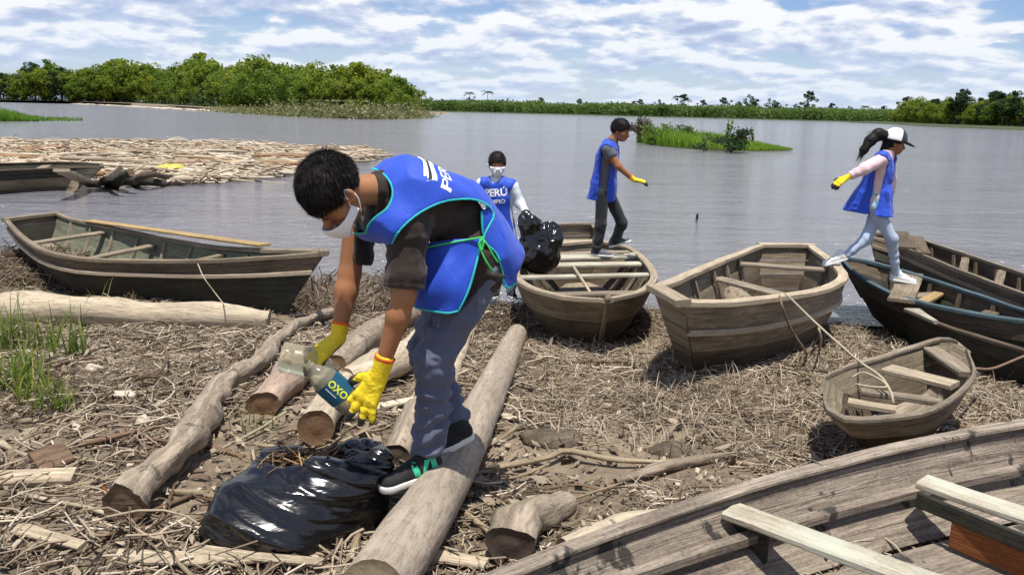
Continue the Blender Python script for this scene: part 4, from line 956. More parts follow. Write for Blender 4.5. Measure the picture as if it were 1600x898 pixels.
# ------------------------------------------------------------------ litter of the bank
def inpoly(px, py, poly):
    c = np.zeros(len(px), bool); j = len(poly) - 1
    for i in range(len(poly)):
        xi, yi = poly[i][:2]; xj, yj = poly[j][:2]
        cond = ((yi > py) != (yj > py)) & (px < (xj - xi) * (py - yi) / (yj - yi + 1e-12) + xi); c ^= cond; j = i
    return c
foot = []
for bt, at_ in ((b7, b7at), (b4, b4at), (b3, b3at), (bL, bLat), (b2, b2at)):
    pl = [at_(q_, .8, 0) for q_ in np.linspace(0, 1, 10)] + [at_(q_, .8, 1) for q_ in np.linspace(1, 0, 10)]; foot.append(pl)
def scatter(n, seed, ylo=1.9, yhi=9.6, bias=1.0):
    r = np.random.default_rng(seed); y = ylo + (yhi - ylo) * r.random(n) ** bias; x = (r.random(n) * 2 - 1) * (y * .70 + .5)
    k = (shore(x) - y) > -.15 + .5 * (vn(x * 3, y * 3, 31) - .5)
    for pl in foot: k &= ~inpoly(x, y, pl)
    return x[k], y[k], r
x, y, r = scatter(105000, 101, bias=.9)
den = vn(x * 1.1, y * 1.1, 41) * .6 + vn(x * 3.3, y * 3.3, 42) * .4 + np.clip((x - .6) * .12, -.1, .3) + np.clip((y - 5) * .05, -.1, .12)
k = den > .36 + .2 * r.random(len(x)); x, y = x[k], y[k]; n = len(x)
near = np.clip(1.4 - y * .08, .7, 1.3)
L = r.gamma(3, .028, n) + .03; rad = (r.gamma(2.5, .00065, n) + .0009) * near ** .5 * (1 + (y > 5.5) * .5)
P = np.stack([x, y, gh(x, y) + rad + r.random(n) ** 2 * .035], 1)
az = r.uniform(0, 2*pi, n); kk = (x > .5) & (y > 3.6); az = np.where(kk, r.normal(size=n) * .8 + .1, az)
v, f, m_ = sticks_mesh(P, L, rad, 102, az=az, pitch=.22, bend=.28)
tint = np.clip(.31 + .34 * vn(x * 1.7, y * 1.7, 44) + r.normal(size=n) * .27 + .10 * (x > .4) - .12 * ((x < -1.0) & (y < 5)), 0, 1)
tag(mk('straw_litter', v, f, M['straw'], tint=np.repeat(tint, m_), smooth=False), 'tangled dry stalks and straw covering the muddy bank', 'straw', kind='stuff')
# thicker broken twigs, mostly in the left foreground
x, y, r = scatter(9000, 109, 1.9, 7.0, .9); k = (vn(x * 1.6, y * 1.6, 61) + .25 * (x < 0)) > .52; x, y = x[k], y[k]; n = len(x)
P = np.stack([x, y, gh(x, y) + .012 + r.random(n) ** 2 * .05], 1); v, f, m_ = sticks_mesh(P, r.gamma(3, .05, n) + .05, r.uniform(.002, .0065, n), 110, pitch=.16, bend=.3, sides=4, seg=4)
tag(mk('broken_twigs', v, f, M['straw'], tint=np.repeat(np.clip(r.normal(size=n) * .25 + .44, 0, 1), m_), smooth=False), 'broken twigs and splinters heaped over the mud of the near bank', 'twigs', kind='stuff')
# upright stubble: right of centre and along the waterline
x, y, r = scatter(16000, 103, 3.8, 9.2); k = ((x > .2) & (vn(x * 2, y * 2, 50) > .35)) | (shore(x) - y < .8); x, y = x[k], y[k]
P = np.stack([x, y, gh(x, y) - .005], 1); v, f, m_ = blades(P, r.uniform(.04, .17, len(x)), .006, 104, 1.2)
tag(mk('dry_stubble', v, f, M['straw'], tint=np.repeat(r.uniform(.3, .9, len(x)), m_), smooth=False), 'short bleached stubble standing among the boats', 'stubble', kind='stuff')
# wood chips, bark flakes and dead leaves
x, y, r = scatter(26000, 105, bias=.9); k = (vn(x * 2.1, y * 2.1, 51) + .25 * (x < -.3)) > .42; x, y = x[k], y[k]; n = len(x)
P = np.stack([x, y, gh(x, y) + .006 + .02 * r.random(n)], 1); v, f = leaf_quads(P, .019, 106, flatten=1.6, asp=.28); v += (vn(v[:, 0] * 90, v[:, 1] * 90, 4)[:, None] - .5) * .016
tag(mk('wood_chips', v, f, M['straw'], tint=np.repeat(np.clip(r.normal(size=n) * .24 + .42, 0, .82), 4), smooth=False), 'wood chips, bark flakes and dead leaves on the ground', 'chips', kind='stuff')
x, y, r = scatter(5200, 115, 1.9, 7.5, .9); k = (vn(x * 1.3, y * 1.3, 71) + .3 * (x < -.2)) > .55; x, y = x[k], y[k]; n = len(x)
P = np.stack([x, y, gh(x, y) + .012 + .02 * r.random(n)], 1); v, f = leaf_quads(P, .042, 116, flatten=2.0, asp=.36); v += (vn(v[:, 0] * 40, v[:, 1] * 40, 6)[:, None] - .5) * .03
tag(mk('bark_flakes', v, f, M['straw'], tint=np.repeat(np.clip(r.normal(size=n) * .2 + .34, 0, .78), 4), smooth=False), 'broken flakes of bark and splintered wood lying on the mud', 'bark', kind='stuff')
# countable sticks on top
GS = 'dry sticks strewn over the muddy bank'; r = np.random.default_rng(107); ps = []
for k in range(8):
    a = r.normal(size=4) * .05; v, f, uv = loft(tube_rings(catmull([(-.5, 0, 0), (-.2, a[0], a[1] * .3 + .01), (.15, a[2], a[3] * .3 + .012), (.5, 0, 0)], 10), np.linspace(.016, .007, 10), 7, .3, k))
    ps.append(mk('stick', v, f, M[('stick', 'stick', 'stick_dark', 'stick', 'boat_edge', 'stick_dark', 'stick', 'stick')[k]], None, uv))
seen = set(); c_ = 0
while c_ < 150:
    y = 2.4 + 4.6 * r.random() ** 1.2; x = (r.random() * 2 - 1) * y * .66
    if shore(x) - y < .3 or any(inpoly(np.array([x]), np.array([y]), pl)[0] for pl in foot): continue
    i = c_ % 8; o = ps[i] if i not in seen else ps[i].copy()
    if i in seen: COL.objects.link(o)
    seen.add(i); s = r.uniform(.25, .75); o.location = (x, y, float(gh(x, y)) + .02); az_ = r.uniform(0, 6.28) if x < 0 else r.normal() * .7
    o.rotation_euler = (0, r.uniform(-.08, .08), az_); o.scale = (s, s * r.uniform(.7, 1.2), s * r.uniform(.7, 1.2)); c_ += 1
    dk = i in (2, 5); zn = 'left of the crooked branch' if x < -.33 * y else 'between the crooked branch and the round log' if x < -.02 * y else 'between the round log and the small canoe' if x < .33 * y else 'beside the small canoe'; zd = 'close to the camera' if y < 3.6 else 'towards the boats'
    tag(o, '%s dry stick %s, %s' % ('dark brown' if dk else 'pale', zn, zd), 'stick', '%s dry sticks %s, %s' % ('dark' if dk else 'pale', zn, zd))
# green plants on the left
def tuft(px, py, n, L, spread, label, seed, lean=.9, wd=.010, mat='grass', name='grass_tuft', cat='grass'):
    p = onground(px, py, 0); r = np.random.default_rng(seed); root = empty(name, p, label, cat)
    Q = r.normal(size=(n, 3)) * spread; Q[:, 2] = 0
    v, f, m_ = blades(Q, r.uniform(.45, 1.15, n) * L, wd, seed, lean, 5); 
    mk('blades', v, f, M[mat], root, tint=np.repeat(r.uniform(.1, 1, n), m_), smooth=False); return root
for i, t_ in enumerate(((18, 545, 44, .30, .06, 'tall leaning grass tuft at the left edge, nearest the frame'), (70, 548, 26, .24, .04, 'upright grass tuft in front of the bare log'), (118, 560, 22, .26, .035, 'narrow grass tuft below the middle of the bare log'),
      (158, 505, 14, .26, .03, 'few thin green blades in front of the log'), (10, 610, 36, .22, .07, 'low spreading grass tuft under the tall one'), (60, 620, 26, .17, .06, 'flattened grass tuft lower left'), (92, 640, 20, .15, .05, 'small green tuft above the dark bark slab'),
      (398, 670, 22, .08, .04, 'small green sprig between the logs behind the black bag'), (35, 585, 30, .2, .06, 'green tuft between the two left clumps'), (5, 500, 24, .24, .05, 'grass tuft rising in front of the log at the frame edge'))):
    tuft(t_[0], t_[1], int(t_[2] * 1.6), t_[3] * 1.45, t_[4] * 1.3, t_[5], 200 + i, wd=.013 if i != 7 else .006)
for i, t_ in enumerate(((160, 465, 40, .22, .06, 'dry pale weed standing behind the bare log'), (205, 475, 26, .16, .05, 'short dry weed right of the taller one behind the log'), (120, 440, 40, .14, .09, 'dry weeds at the foot of the long boat'))):
    tuft(t_[0], t_[1], t_[2], t_[3], t_[4], t_[5], 230 + i, 1.0, .006, 'drybush', 'dry_weed', 'weed')
# tangled weed at the water's edge, behind the man and left of the boats
def edge_weed(x0, x1, y0, y1, n, seed, label):
    r = np.random.default_rng(seed); px = r.uniform(x0, x1, n); py = r.uniform(y0, y1, n); P = np.array([G(a, b, .02) for a, b in zip(px, py)])
    P[:, 2] = np.maximum(gh(P[:, 0], P[:, 1]), 0) + .01 + .10 * r.random(n) ** 2
    v, f, m_ = sticks_mesh(P, r.uniform(.08, .4, n), r.uniform(.003, .008, n), seed, pitch=.5, bend=.5)
    tag(mk('shore_weed', v, f, M['straw'], tint=np.repeat(np.clip(r.random(n) * .6, 0, 1), m_), smooth=False), label, 'weed', kind='stuff')
edge_weed(440, 640, 436, 500, 1500, 301, 'tangled twigs and weed standing in the shallow water behind the bending man')
edge_weed(0, 200, 395, 450, 2400, 302, 'matted dry weed under the stern of the long left boat')
edge_weed(760, 1010, 490, 545, 1200, 303, 'trampled stalks under the bow of the boy boat')
# ------------------------------------------------------------------ signed-distance modelling (people, bags)
def vn3(p, s=0):
    ip = np.floor(p).astype(np.int64); f = p - ip; f = f * f * (3 - 2 * f); o = 0
    for dz in (0, 1):
        for dy in (0, 1):
            for dx in (0, 1):
                h = ((ip[:, 0] + dx) * 374761393 + (ip[:, 1] + dy) * 668265263 + (ip[:, 2] + dz) * 1440662683 + s * 974634777) & 0x7fffffff
                h = ((h ^ (h >> 13)) * 1274126177) & 0x7fffffff; h = ((h ^ (h >> 16)) & 0xffffff) / float(0xffffff)
                o = o + h * (f[:, 0] if dx else 1 - f[:, 0]) * (f[:, 1] if dy else 1 - f[:, 1]) * (f[:, 2] if dz else 1 - f[:, 2])
    return o
def unit(v): v = np.asarray(v, float); return v / (np.linalg.norm(v) + 1e-12)
def cap(a, b, ra, rb=None, fd=None, ff=1.0):
    """tapered capsule; fd/ff: squash along a direction (ff<1 makes it thinner there)"""
    a = np.asarray(a, float); b = np.asarray(b, float); rb = ra if rb is None else rb; ab = b - a; L2 = max(ab @ ab, 1e-9)
    if fd is not None: fd = unit(fd)
    def f(p):
        t = np.clip(((p - a) @ ab) / L2, 0, 1); q = p - a - t[:, None] * ab
        if fd is not None:
            c = q @ fd; q = q + np.outer(c * (1 / ff - 1), fd)
        return np.linalg.norm(q, axis=1) - (ra + (rb - ra) * t)
    return f
def ell(c, ax3, rad):
    """ellipsoid with axes rows ax3 and radii rad"""
    c = np.asarray(c, float); A = np.asarray(ax3, float); rad = np.asarray(rad, float)
    def f(p):
        q = (p - c) @ A.T; k0 = np.linalg.norm(q / rad, axis=1); k1 = np.linalg.norm(q / rad ** 2, axis=1) + 1e-9
        return k0 * (k0 - 1) / k1
    return f
def su(fs, k=.02):           # smooth union
    def f(p):
        d = fs[0](p)
        for g in fs[1:]:
            e = g(p)
            if k > 0:
                h = np.maximum(k - np.abs(d - e), 0) / k; d = np.minimum(d, e) - h * h * k * .25
            else: d = np.minimum(d, e)
        return d
    return f
def sub(a, b, k=.0):
    def f(p):
        x, y = a(p), -b(p)
        if k > 0: h = np.maximum(k - np.abs(x - y), 0) / k; return np.maximum(x, y) + h * h * k * .25
        return np.maximum(x, y)
    return f
def inter(*fs): return lambda p: np.maximum.reduce([g(p) for g in fs])
def grow(f, r): return lambda p: f(p) - r
def shell(f, r, t): return lambda p: np.abs(f(p) - r) - t
def half(o, n): o = np.asarray(o, float); n = unit(n); return lambda p: (p - o) @ n      # inside where negative
def folds(f, amp, freq, seed=0, ridged=True, stretch=None, warp=.0):
    def g(p):
        q = p * freq
        if stretch is not None: q = q * np.asarray(stretch)
        n = vn3(q + 50, seed)
        n = (1 - np.abs(2 * n - 1) * 2) if ridged else (2 * n - 1)
        return f(p) - amp * n
    return g
def seg_folds(f, a, b, amp, freq, seed=0, lo=0., hi=1.):
    """creases running across a limb a->b"""
    a = np.asarray(a, float); d = np.asarray(b, float) - a; L = np.linalg.norm(d); d = d / L
    def g(p):
        t = ((p - a) @ d) / L; wv = np.clip((t - lo) * 8, 0, 1) * np.clip((hi - t) * 8, 0, 1)
        n = vn3(p * 9 + 30, seed) * 5
        return f(p) - amp * wv * np.sin(t * L * freq + n * 1.6) * (.4 + vn3(p * 14, seed + 1))
    return g
def polysd(poly):            # signed distance to a closed 2-D polygon (negative inside)
    P = np.asarray(poly, float); Q = np.roll(P, -1, 0)
    def f(xy):
        d = np.full(len(xy), 1e9); ins = np.zeros(len(xy), bool)
        for a, b in zip(P, Q):
            e = b - a; w_ = xy - a; t = np.clip((w_ @ e) / (e @ e + 1e-9), 0, 1); d = np.minimum(d, np.hypot(*(w_ - t[:, None] * e).T))
            c = (a[1] > xy[:, 1]) != (b[1] > xy[:, 1]); x_ = (b[0] - a[0]) * (xy[:, 1] - a[1]) / (b[1] - a[1] + 1e-12) + a[0]; ins ^= c & (xy[:, 0] < x_)
        return np.where(ins, -d, d)
    return f
def mesh_sdf(f, lo, hi, h, pad=2):
    lo = np.asarray(lo, float) - pad * h; hi = np.asarray(hi, float) + pad * h; B = 4
    nb = np.ceil((hi - lo) / (h * B)).astype(int); n = nb * B + 1
    ax_ = [lo[i] + np.arange(nb[i] + 1) * h * B for i in range(3)]
    gx, gy, gz = np.meshgrid(*ax_, indexing='ij'); C = f(np.stack([gx, gy, gz], -1).reshape(-1, 3)).reshape(gx.shape)
    lim = h * B * 1.9
    mn = None
    cs = [C[i:i + nb[0], j:j + nb[1], k:k + nb[2]] for i in (0, 1) for j in (0, 1) for k in (0, 1)]
    act = (np.minimum.reduce([np.abs(c) for c in cs]) < lim)
    F_ = np.full(n, np.float32(1)); S = np.where(cs[0] < 0, -1., 1.)
    F_[:-1, :-1, :-1] = np.repeat(np.repeat(np.repeat(S, B, 0), B, 1), B, 2)
    F_ = F_.astype(np.float64)
    bi = np.argwhere(act)
    if len(bi) == 0: return np.zeros((0, 3)), np.zeros((0, 4), int)
    o5 = np.stack(np.meshgrid(*[np.arange(B + 1)] * 3, indexing='ij'), -1).reshape(-1, 3)
    for c0 in range(0, len(bi), 1500):
        ids = (bi[c0:c0 + 1500, None] * B + o5[None]).reshape(-1, 3)
        v = f(lo + ids * h); F_[ids[:, 0], ids[:, 1], ids[:, 2]] = v
    sg = F_ < 0; nx_, ny_, nz_ = n
    cnt = np.zeros((nx_ - 1, ny_ - 1, nz_ - 1), np.int8)
    for i in (0, 1):
        for j in (0, 1):
            for k in (0, 1): cnt += sg[i:nx_ - 1 + i, j:ny_ - 1 + j, k:nz_ - 1 + k]
    cells = np.argwhere((cnt > 0) & (cnt < 8)); vid = -np.ones(cnt.shape, np.int64); vid[tuple(cells.T)] = np.arange(len(cells))
    acc = np.zeros((len(cells), 3)); num = np.zeros(len(cells))
    cor = [(i, j, k) for i in (0, 1) for j in (0, 1) for k in (0, 1)]
    for a in cor:
        for ax_i in range(3):
            if a[ax_i]: continue
            b = list(a); b[ax_i] = 1
            va = F_[tuple((cells + a).T)]; vb = F_[tuple((cells + b).T)]; m_ = (va < 0) != (vb < 0)
            t = np.where(m_, va / np.where(m_, va - vb, 1), 0); pt = np.array(a, float) + t[:, None] * (np.array(b) - np.array(a))
            acc[m_] += pt[m_]; num[m_] += 1
    V = lo + (cells + acc / num[:, None]) * h
    quads = []
    for ax_i in range(3):
        u, w_ = [(1, 2), (2, 0), (0, 1)][ax_i]
        sl0 = [slice(None)] * 3; sl1 = [slice(None)] * 3; sl0[ax_i] = slice(0, -1); sl1[ax_i] = slice(1, None)
        e = np.argwhere(sg[tuple(sl0)] != sg[tuple(sl1)]); ok = (e[:, u] > 0) & (e[:, w_] > 0) & (e[:, u] < n[u] - 1) & (e[:, w_] < n[w_] - 1); e = e[ok]
        if not len(e): continue
        neg = sg[tuple(e.T)]; du = np.zeros(3, int); du[u] = 1; dw = np.zeros(3, int); dw[w_] = 1
        q = np.stack([vid[tuple((e - du - dw).T)], vid[tuple((e - dw).T)], vid[tuple(e.T)], vid[tuple((e - du).T)]], 1)
        q[~neg] = q[~neg][:, ::-1]; quads.append(q)
    return V, np.concatenate(quads)
def sdf_obj(name, f, pts, pad, h, mat, parent, mats=None, tintf=None):
    pts = np.asarray(pts, float).reshape(-1, 3); V, Q = mesh_sdf(f, pts.min(0) - pad, pts.max(0) + pad, h)
    loc = np.array(parent.location) if parent is not None and parent.type == 'EMPTY' else np.zeros(3)
    if len(V) == 0: print('EMPTY SDF', name); return None
    o = mk(name, V - loc, Q, mat, parent); return o
def P2(p):                   # world -> pixel
    d = p - np.array([0, 0, CAMZ]); z = d @ _F; return np.stack([800 + FPX * (d @ _Rt) / z, 449 - FPX * (d @ _Up) / z], 1)

def skinmat(name, col):
    m_, t, b = newmat(name); ob = coords(t, 'Object'); n1 = noise(t, ob, 18, 4, .6)
    c = mixc(t, n1, tuple(x * .82 for x in col), tuple(x * 1.12 for x in col)); lk(t, c, b.inputs['Base Color'])
    b.inputs['Roughness'].default_value = .5; b.inputs['Specular IOR Level'].default_value = .35
    b.inputs['Subsurface Weight'].default_value = .08; b.inputs['Subsurface Radius'].default_value = (.02, .008, .004); b.inputs['Subsurface Scale'].default_value = .4
    setbump(t, b, noise(t, ob, 260, 3, .6), .15, .002); return m_
def cloth(name, col, rough=.8, spec=.2, weave=700, bump=.25, var=.14):
    m_, t, b = newmat(name); ob = coords(t, 'Object'); n1 = noise(t, ob, 7, 5, .6); n2 = noise(t, ob, weave, 2, .6)
    c = mixc(t, n1, tuple(x * (1 - var) for x in col), tuple(min(1, x * (1 + var)) for x in col)); lk(t, c, b.inputs['Base Color'])
    b.inputs['Roughness'].default_value = rough; b.inputs['Specular IOR Level'].default_value = spec; b.inputs['Sheen Weight'].default_value = .15
    cr = noise(t, vmul(t, ob, (1, 1, .5)), 26, 4, .55, 1.2)
    setbump(t, b, mth(t, 'ADD', mth(t, 'MULTIPLY', n2, .25), cr), bump, .008); return m_
M['skin'] = skinmat('skin_tan', (.31, .135, .06)); M['skin_dk'] = skinmat('skin_brown', (.27, .125, .065))
M['vest'] = cloth('royal_blue_polyester', (.014, .066, .50), .6, .35, 900, .35); M['trim'] = plain('turquoise_binding', (.03, .42, .42), .6, .1, 60)
M['tee'] = cloth('dark_brown_cotton', (.032, .023, .019)); M['jeans'] = cloth('grey_blue_denim', (.10, .112, .168), .9, .15, 1100, .5, .3)
M['blacktrs'] = cloth('charcoal_trousers', (.022, .024, .028)); M['white_cloth'] = cloth('white_cotton', (.60, .65, .71), .85)
M['hair'] = plain('black_hair', (.009, .007, .006), .6, .4, 90, spec=.22, bump=.6)
M['mask'] = cloth('white_face_mask', (.76, .76, .78), .85, .15, 300, .2, .04); M['glove'] = plain('yellow_glove', (.76, .57, .02), .7, .30, 60, bump=.7)
M['glove_dk'] = plain('black_dipped_palm', (.035, .035, .033), .5, .3, 160, bump=.6); M['cuff'] = plain('orange_cuff', (.75, .13, .02), .7, .1, 200)
M['shoe'] = plain('black_mesh_shoe', (.018, .018, .019), .75, .3, 300, bump=.6); M['sole'] = plain('white_rubber', (.72, .70, .64), .6, .12, 40)
M['green'] = plain('mint_green_patch', (.05, .55, .30), .55, .1, 60); M['cord'] = plain('green_cord', (.05, .50, .12), .7, .1, 60)
M['white'] = plain('white_print', (.78, .78, .78), .6, .04, 60, bump=0); M['black_print'] = plain('black_print', (.02, .02, .03), .6, .04, 60, bump=0)
M['leggings'] = cloth('pale_blue_leggings', (.36, .43, .55), .9, .15, 900, .5, .3); M['pinktop'] = cloth('pale_pink_top', (.66, .48, .50), .85)
M['greytee'] = cloth('slate_tee', (.10, .105, .125)); M['whiteshoe'] = plain('white_sneaker', (.72, .72, .70), .6, .1, 60)
M['eye'] = plain('eye_white', (.6, .58, .55), .3, .02, 30); M['iris'] = plain('dark_iris', (.02, .012, .01), .2, .02, 30)
bagm, t, b = newmat('black_plastic_film'); b.inputs['Base Color'].default_value = (.006, .006, .007, 1); b.inputs['Roughness'].default_value = .2
b.inputs['Specular IOR Level'].default_value = .6; ob = coords(t, 'Object')
setbump(t, b, noise(t, vmul(t, ob, (.5, 1, 2.6)), 16, 3, .5, .8), .35, .008); M['bag'] = bagm

def head(root, c, up, fwd, s=1.0, skin='skin', h=.005, hair_h=.006, hairf=None, mask=True, prims_only=False):
    """c = centre of the cranium; returns skin prims + frame"""
    up = unit(up); fwd = unit(np.asarray(fwd) - up * (up @ np.asarray(fwd))); lf = np.cross(up, fwd)
    A = np.array([lf, fwd, up]); c = np.asarray(c, float)
    T_ = lambda x, y, z: c + (lf * x + fwd * y + up * z) * s
    pr = [ell(T_(0, -.008, .015), A, np.array([.074, .094, .092]) * s), ell(T_(0, .028, -.055), A, np.array([.058, .058, .070]) * s),
          ell(T_(0, .062, -.093), A, np.array([.030, .026, .024]) * s), cap(T_(0, .086, -.005), T_(0, .108, -.042), .008 * s, .014 * s),
          ell(T_(0, .066, .018), A, np.array([.052, .026, .020]) * s), cap(T_(-.020, .090, -.073), T_(.020, .090, -.073), .009 * s, .009 * s),
          cap(T_(-.045, .050, -.035), T_(.045, .050, -.035), .026 * s, .026 * s)]
    ears = []
    for q in (-1, 1):
        ears.append(sub(ell(T_(q * .078, -.005, -.022), A, np.array([.013, .022, .036]) * s), ell(T_(q * .091, .0, -.020), A, np.array([.010, .012, .024]) * s), .003))
    return pr, ears, T_, A, (lf, fwd, up)
def hair_mesh(root, T_, A, s, h, length=.012, seed=1, front=.052, n=0, nape=-.055, mat='hair', back=.0):
    lf, fwd, up = A
    f = ell(T_(0, -.012, .020), A, (np.array([.074, .094, .092]) + length) * s)
    # hairline: above the brow in front, round the ears, down to the nape behind
    o = T_(0, 0, 0)
    def reg(p):
        q = (p - o) @ A.T / s; x, y, z = q.T
        line = np.interp(y, [-.12, -.06, -.02, .02, .05, .085, .12], [nape - .03, nape, -.028, -.012, .012, front, front])
        return (line - z) * s + .006 * s * (vn3(p * 60 / s, seed) - .5)
    g = folds(inter(f, reg), .003 * s, 34 / s, seed, stretch=(1, 1, 1))
    V, Q = mesh_sdf(g, T_(0, 0, .0) - .16 * s, T_(0, 0, 0) + .16 * s, h)
    loc = np.array(root.location); o_ = mk('hair', V - loc, Q, M[mat], root)
    if n:
        r = np.random.default_rng(seed); d = (V - T_(0, -.012, .02)); dn = d / np.linalg.norm(d, axis=1)[:, None]; idx = r.integers(0, len(V), n)
        keep = ((V[idx] - T_(0, 0, 0)) @ A[2] > -.03 * s); idx = idx[keep]; base = V[idx]; fl = fwd * .8 - up * .45 + lf * .25; fl = fl - dn[idx] * (dn[idx] @ fl)[:, None]; dd = fl + dn[idx] * .16 + r.normal(size=(len(idx), 3)) * .13; dd /= np.linalg.norm(dd, axis=1)[:, None]
        sd = np.cross(dd, r.normal(size=dd.shape)); sd /= np.linalg.norm(sd, axis=1)[:, None]; L = r.uniform(.016, .032, (len(idx), 1)) * s; w_ = .0013 * s
        base = base - dn[idx] * .002 * s; VV = np.stack([base - sd * w_ - dd * .004, base + sd * w_ - dd * .004, base + dd * L], 1).reshape(-1, 3)
        hs = mk('hair_strands', VV - loc, np.arange(len(VV)).reshape(-1, 3), M[mat], None, smooth=False); hs.parent = o_; hs['kind'] = 'stuff'
    return o_
def hand_prims(wr, d, pn, s=1.0, curl=(.5, .5, .5, .5), spread=.12, thumb=1, thumbdir=None):
    """wr wrist, d pointing to fingers, pn = back-of-hand normal; thumb=+1/-1 side. returns list of prims, tips"""
    d = unit(d); pn = unit(np.asarray(pn) - d * (d @ np.asarray(pn))); sd = np.cross(d, pn) * thumb
    wr = np.asarray(wr, float); pr = []; tips = []
    k0 = wr + d * .085 * s
    pr.append(cap(wr, wr + d * .03 * s, .024 * s, .028 * s, pn, .75)); 
    for x in (-.028, -.010, .010, .028): pr.append(cap(wr + d * .015 * s + sd * x * .5 * s, k0 + sd * x * s, .015 * s, .0125 * s))
    Ls = ((.034, .024, .019), (.040, .027, .020), (.036, .025, .020), (.028, .019, .016))
    for j, x in enumerate((.029, .010, -.010, -.028)):
        p = k0 + sd * x * s; a = 0.0; dd = unit(d + sd * (x / .03) * spread); cu = curl[j]; r0 = (.0105, .0108, .0102, .0090)[j] * s
        for q, L in enumerate(Ls[j]):
            a += cu * (.55, .75, .5)[q]; v = dd * cos(a) - pn * sin(a); p2 = p + v * L * s; pr.append(cap(p, p2, r0 * (1 - .09 * q), r0 * (.93 - .09 * q))); p = p2
        tips.append(p)
    tb = wr + d * .022 * s + sd * .022 * s; td = unit(thumbdir) if thumbdir is not None else unit(d * .55 + sd * .8 - pn * .35)
    p1 = tb + td * .035 * s; p2 = p1 + unit(td + d * .5) * .030 * s; p3 = p2 + unit(td * .6 + d * .8 - pn * .2) * .024 * s
    pr += [cap(tb, p1, .015 * s, .012 * s), cap(p1, p2, .0118 * s, .0108 * s), cap(p2, p3, .0106 * s, .0088 * s)]
    tips.append(p3)
    return pr, tips, pn, d
def glove(root, wr, d, pn, s, h, curl, thumb, spread=.12, tipdark=True, cuffc=True, thumbdir=None, arm=None):
    pr, tips, pn, d = hand_prims(wr, d, pn, s, curl, spread, thumb, thumbdir)
    wr = np.asarray(wr, float); ad = unit(arm) if arm is not None else -d
    fy = grow(su(pr + [cap(wr + ad * .045 * s, wr, .029 * s, .026 * s)], .010 * s), .001)
    allp = np.array(tips + [wr, wr + ad * .05 * s]); g = sdf_obj('glove', folds(fy, .0012 * s, 90 / s, 3), allp, .035 * s, h, M['glove'], root)
    kn = wr + d * .088 * s
    coat = inter(grow(su(pr, .010 * s), .0026), lambda p: np.minimum((p - wr - d * .03 * s) @ pn + .004 * s, -((p - kn) @ unit(d * .85 - pn * .25) - .052 * s)), lambda p: -((p - wr) @ d - .012 * s))
    c_ = sdf_obj('palm_coating', coat, allp, .035 * s, h, M['glove_dk'], None)
    if c_: c_.parent = g; c_.data.transform(Matrix.Translation(-Vector(root.location)))
    if cuffc:
        a_ = wr + ad * .048 * s; b_ = wr + ad * .058 * s; cu = tube('cuff', [a_ - np.array(root.location), b_ - np.array(root.location)], [.0315 * s, .033 * s], M['cuff'], None, 16, n=4); cu.parent = g
    return g
def shoe(root, heel, toe, up, s, h, upper, solem, patch=None, name='shoe', patchside=1):
    heel = np.asarray(heel, float); toe = np.asarray(toe, float); d = unit(toe - heel); up = unit(np.asarray(up) - d * (d @ np.asarray(up))); L = np.linalg.norm(toe - heel); sd = np.cross(d, up)
    T_ = lambda a, b_, c_: heel + d * a * L + sd * b_ * s + up * c_ * s
    f = su([cap(T_(.13, 0, .040), T_(.45, 0, .040), .036 * s, .036 * s), cap(T_(.45, 0, .034), T_(.86, .004, .030), .037 * s, .036 * s, up, .8), cap(T_(.16, 0, .05), T_(.24, 0, .085), .034 * s, .035 * s), cap(T_(.28, 0, .070), T_(.60, 0, .046), .030 * s, .030 * s)], .02 * s)
    f = inter(f, half(T_(0, 0, .018), -up)); P_ = [heel, toe]
    o = sdf_obj(name, folds(f, .0012 * s, 70, 5), P_, .12 * s, h, upper, root)
    fl = su([cap(T_(.13, 0, .012), T_(.5, 0, .012), .040 * s, .040 * s), cap(T_(.5, 0, .012), T_(.87, .003, .014), .041 * s, .041 * s)], .02 * s)
    fs = inter(fl, half(T_(0, 0, .026), up), half(T_(0, 0, .0), -up)); q = sdf_obj('sole', fs, P_, .08 * s, h * .8, solem, None); q.parent = o; q.data.transform(Matrix.Translation(-Vector(root.location)))
    # laces
    for j in range(4):
        a = .34 + j * .075; c = T_(a, 0, .100 - j * .010); w_ = .022 * s
        lc = tube('lace', [c - sd * w_ - up * .012 * s - np.array(root.location), c + up * .003 * s - np.array(root.location), c + sd * w_ - up * .012 * s - np.array(root.location)], [.0028 * s] * 3, solem if upper is not M['shoe'] else M['tee'], None, 5, n=6); lc.parent = o
    return o, T_, d, sd, up
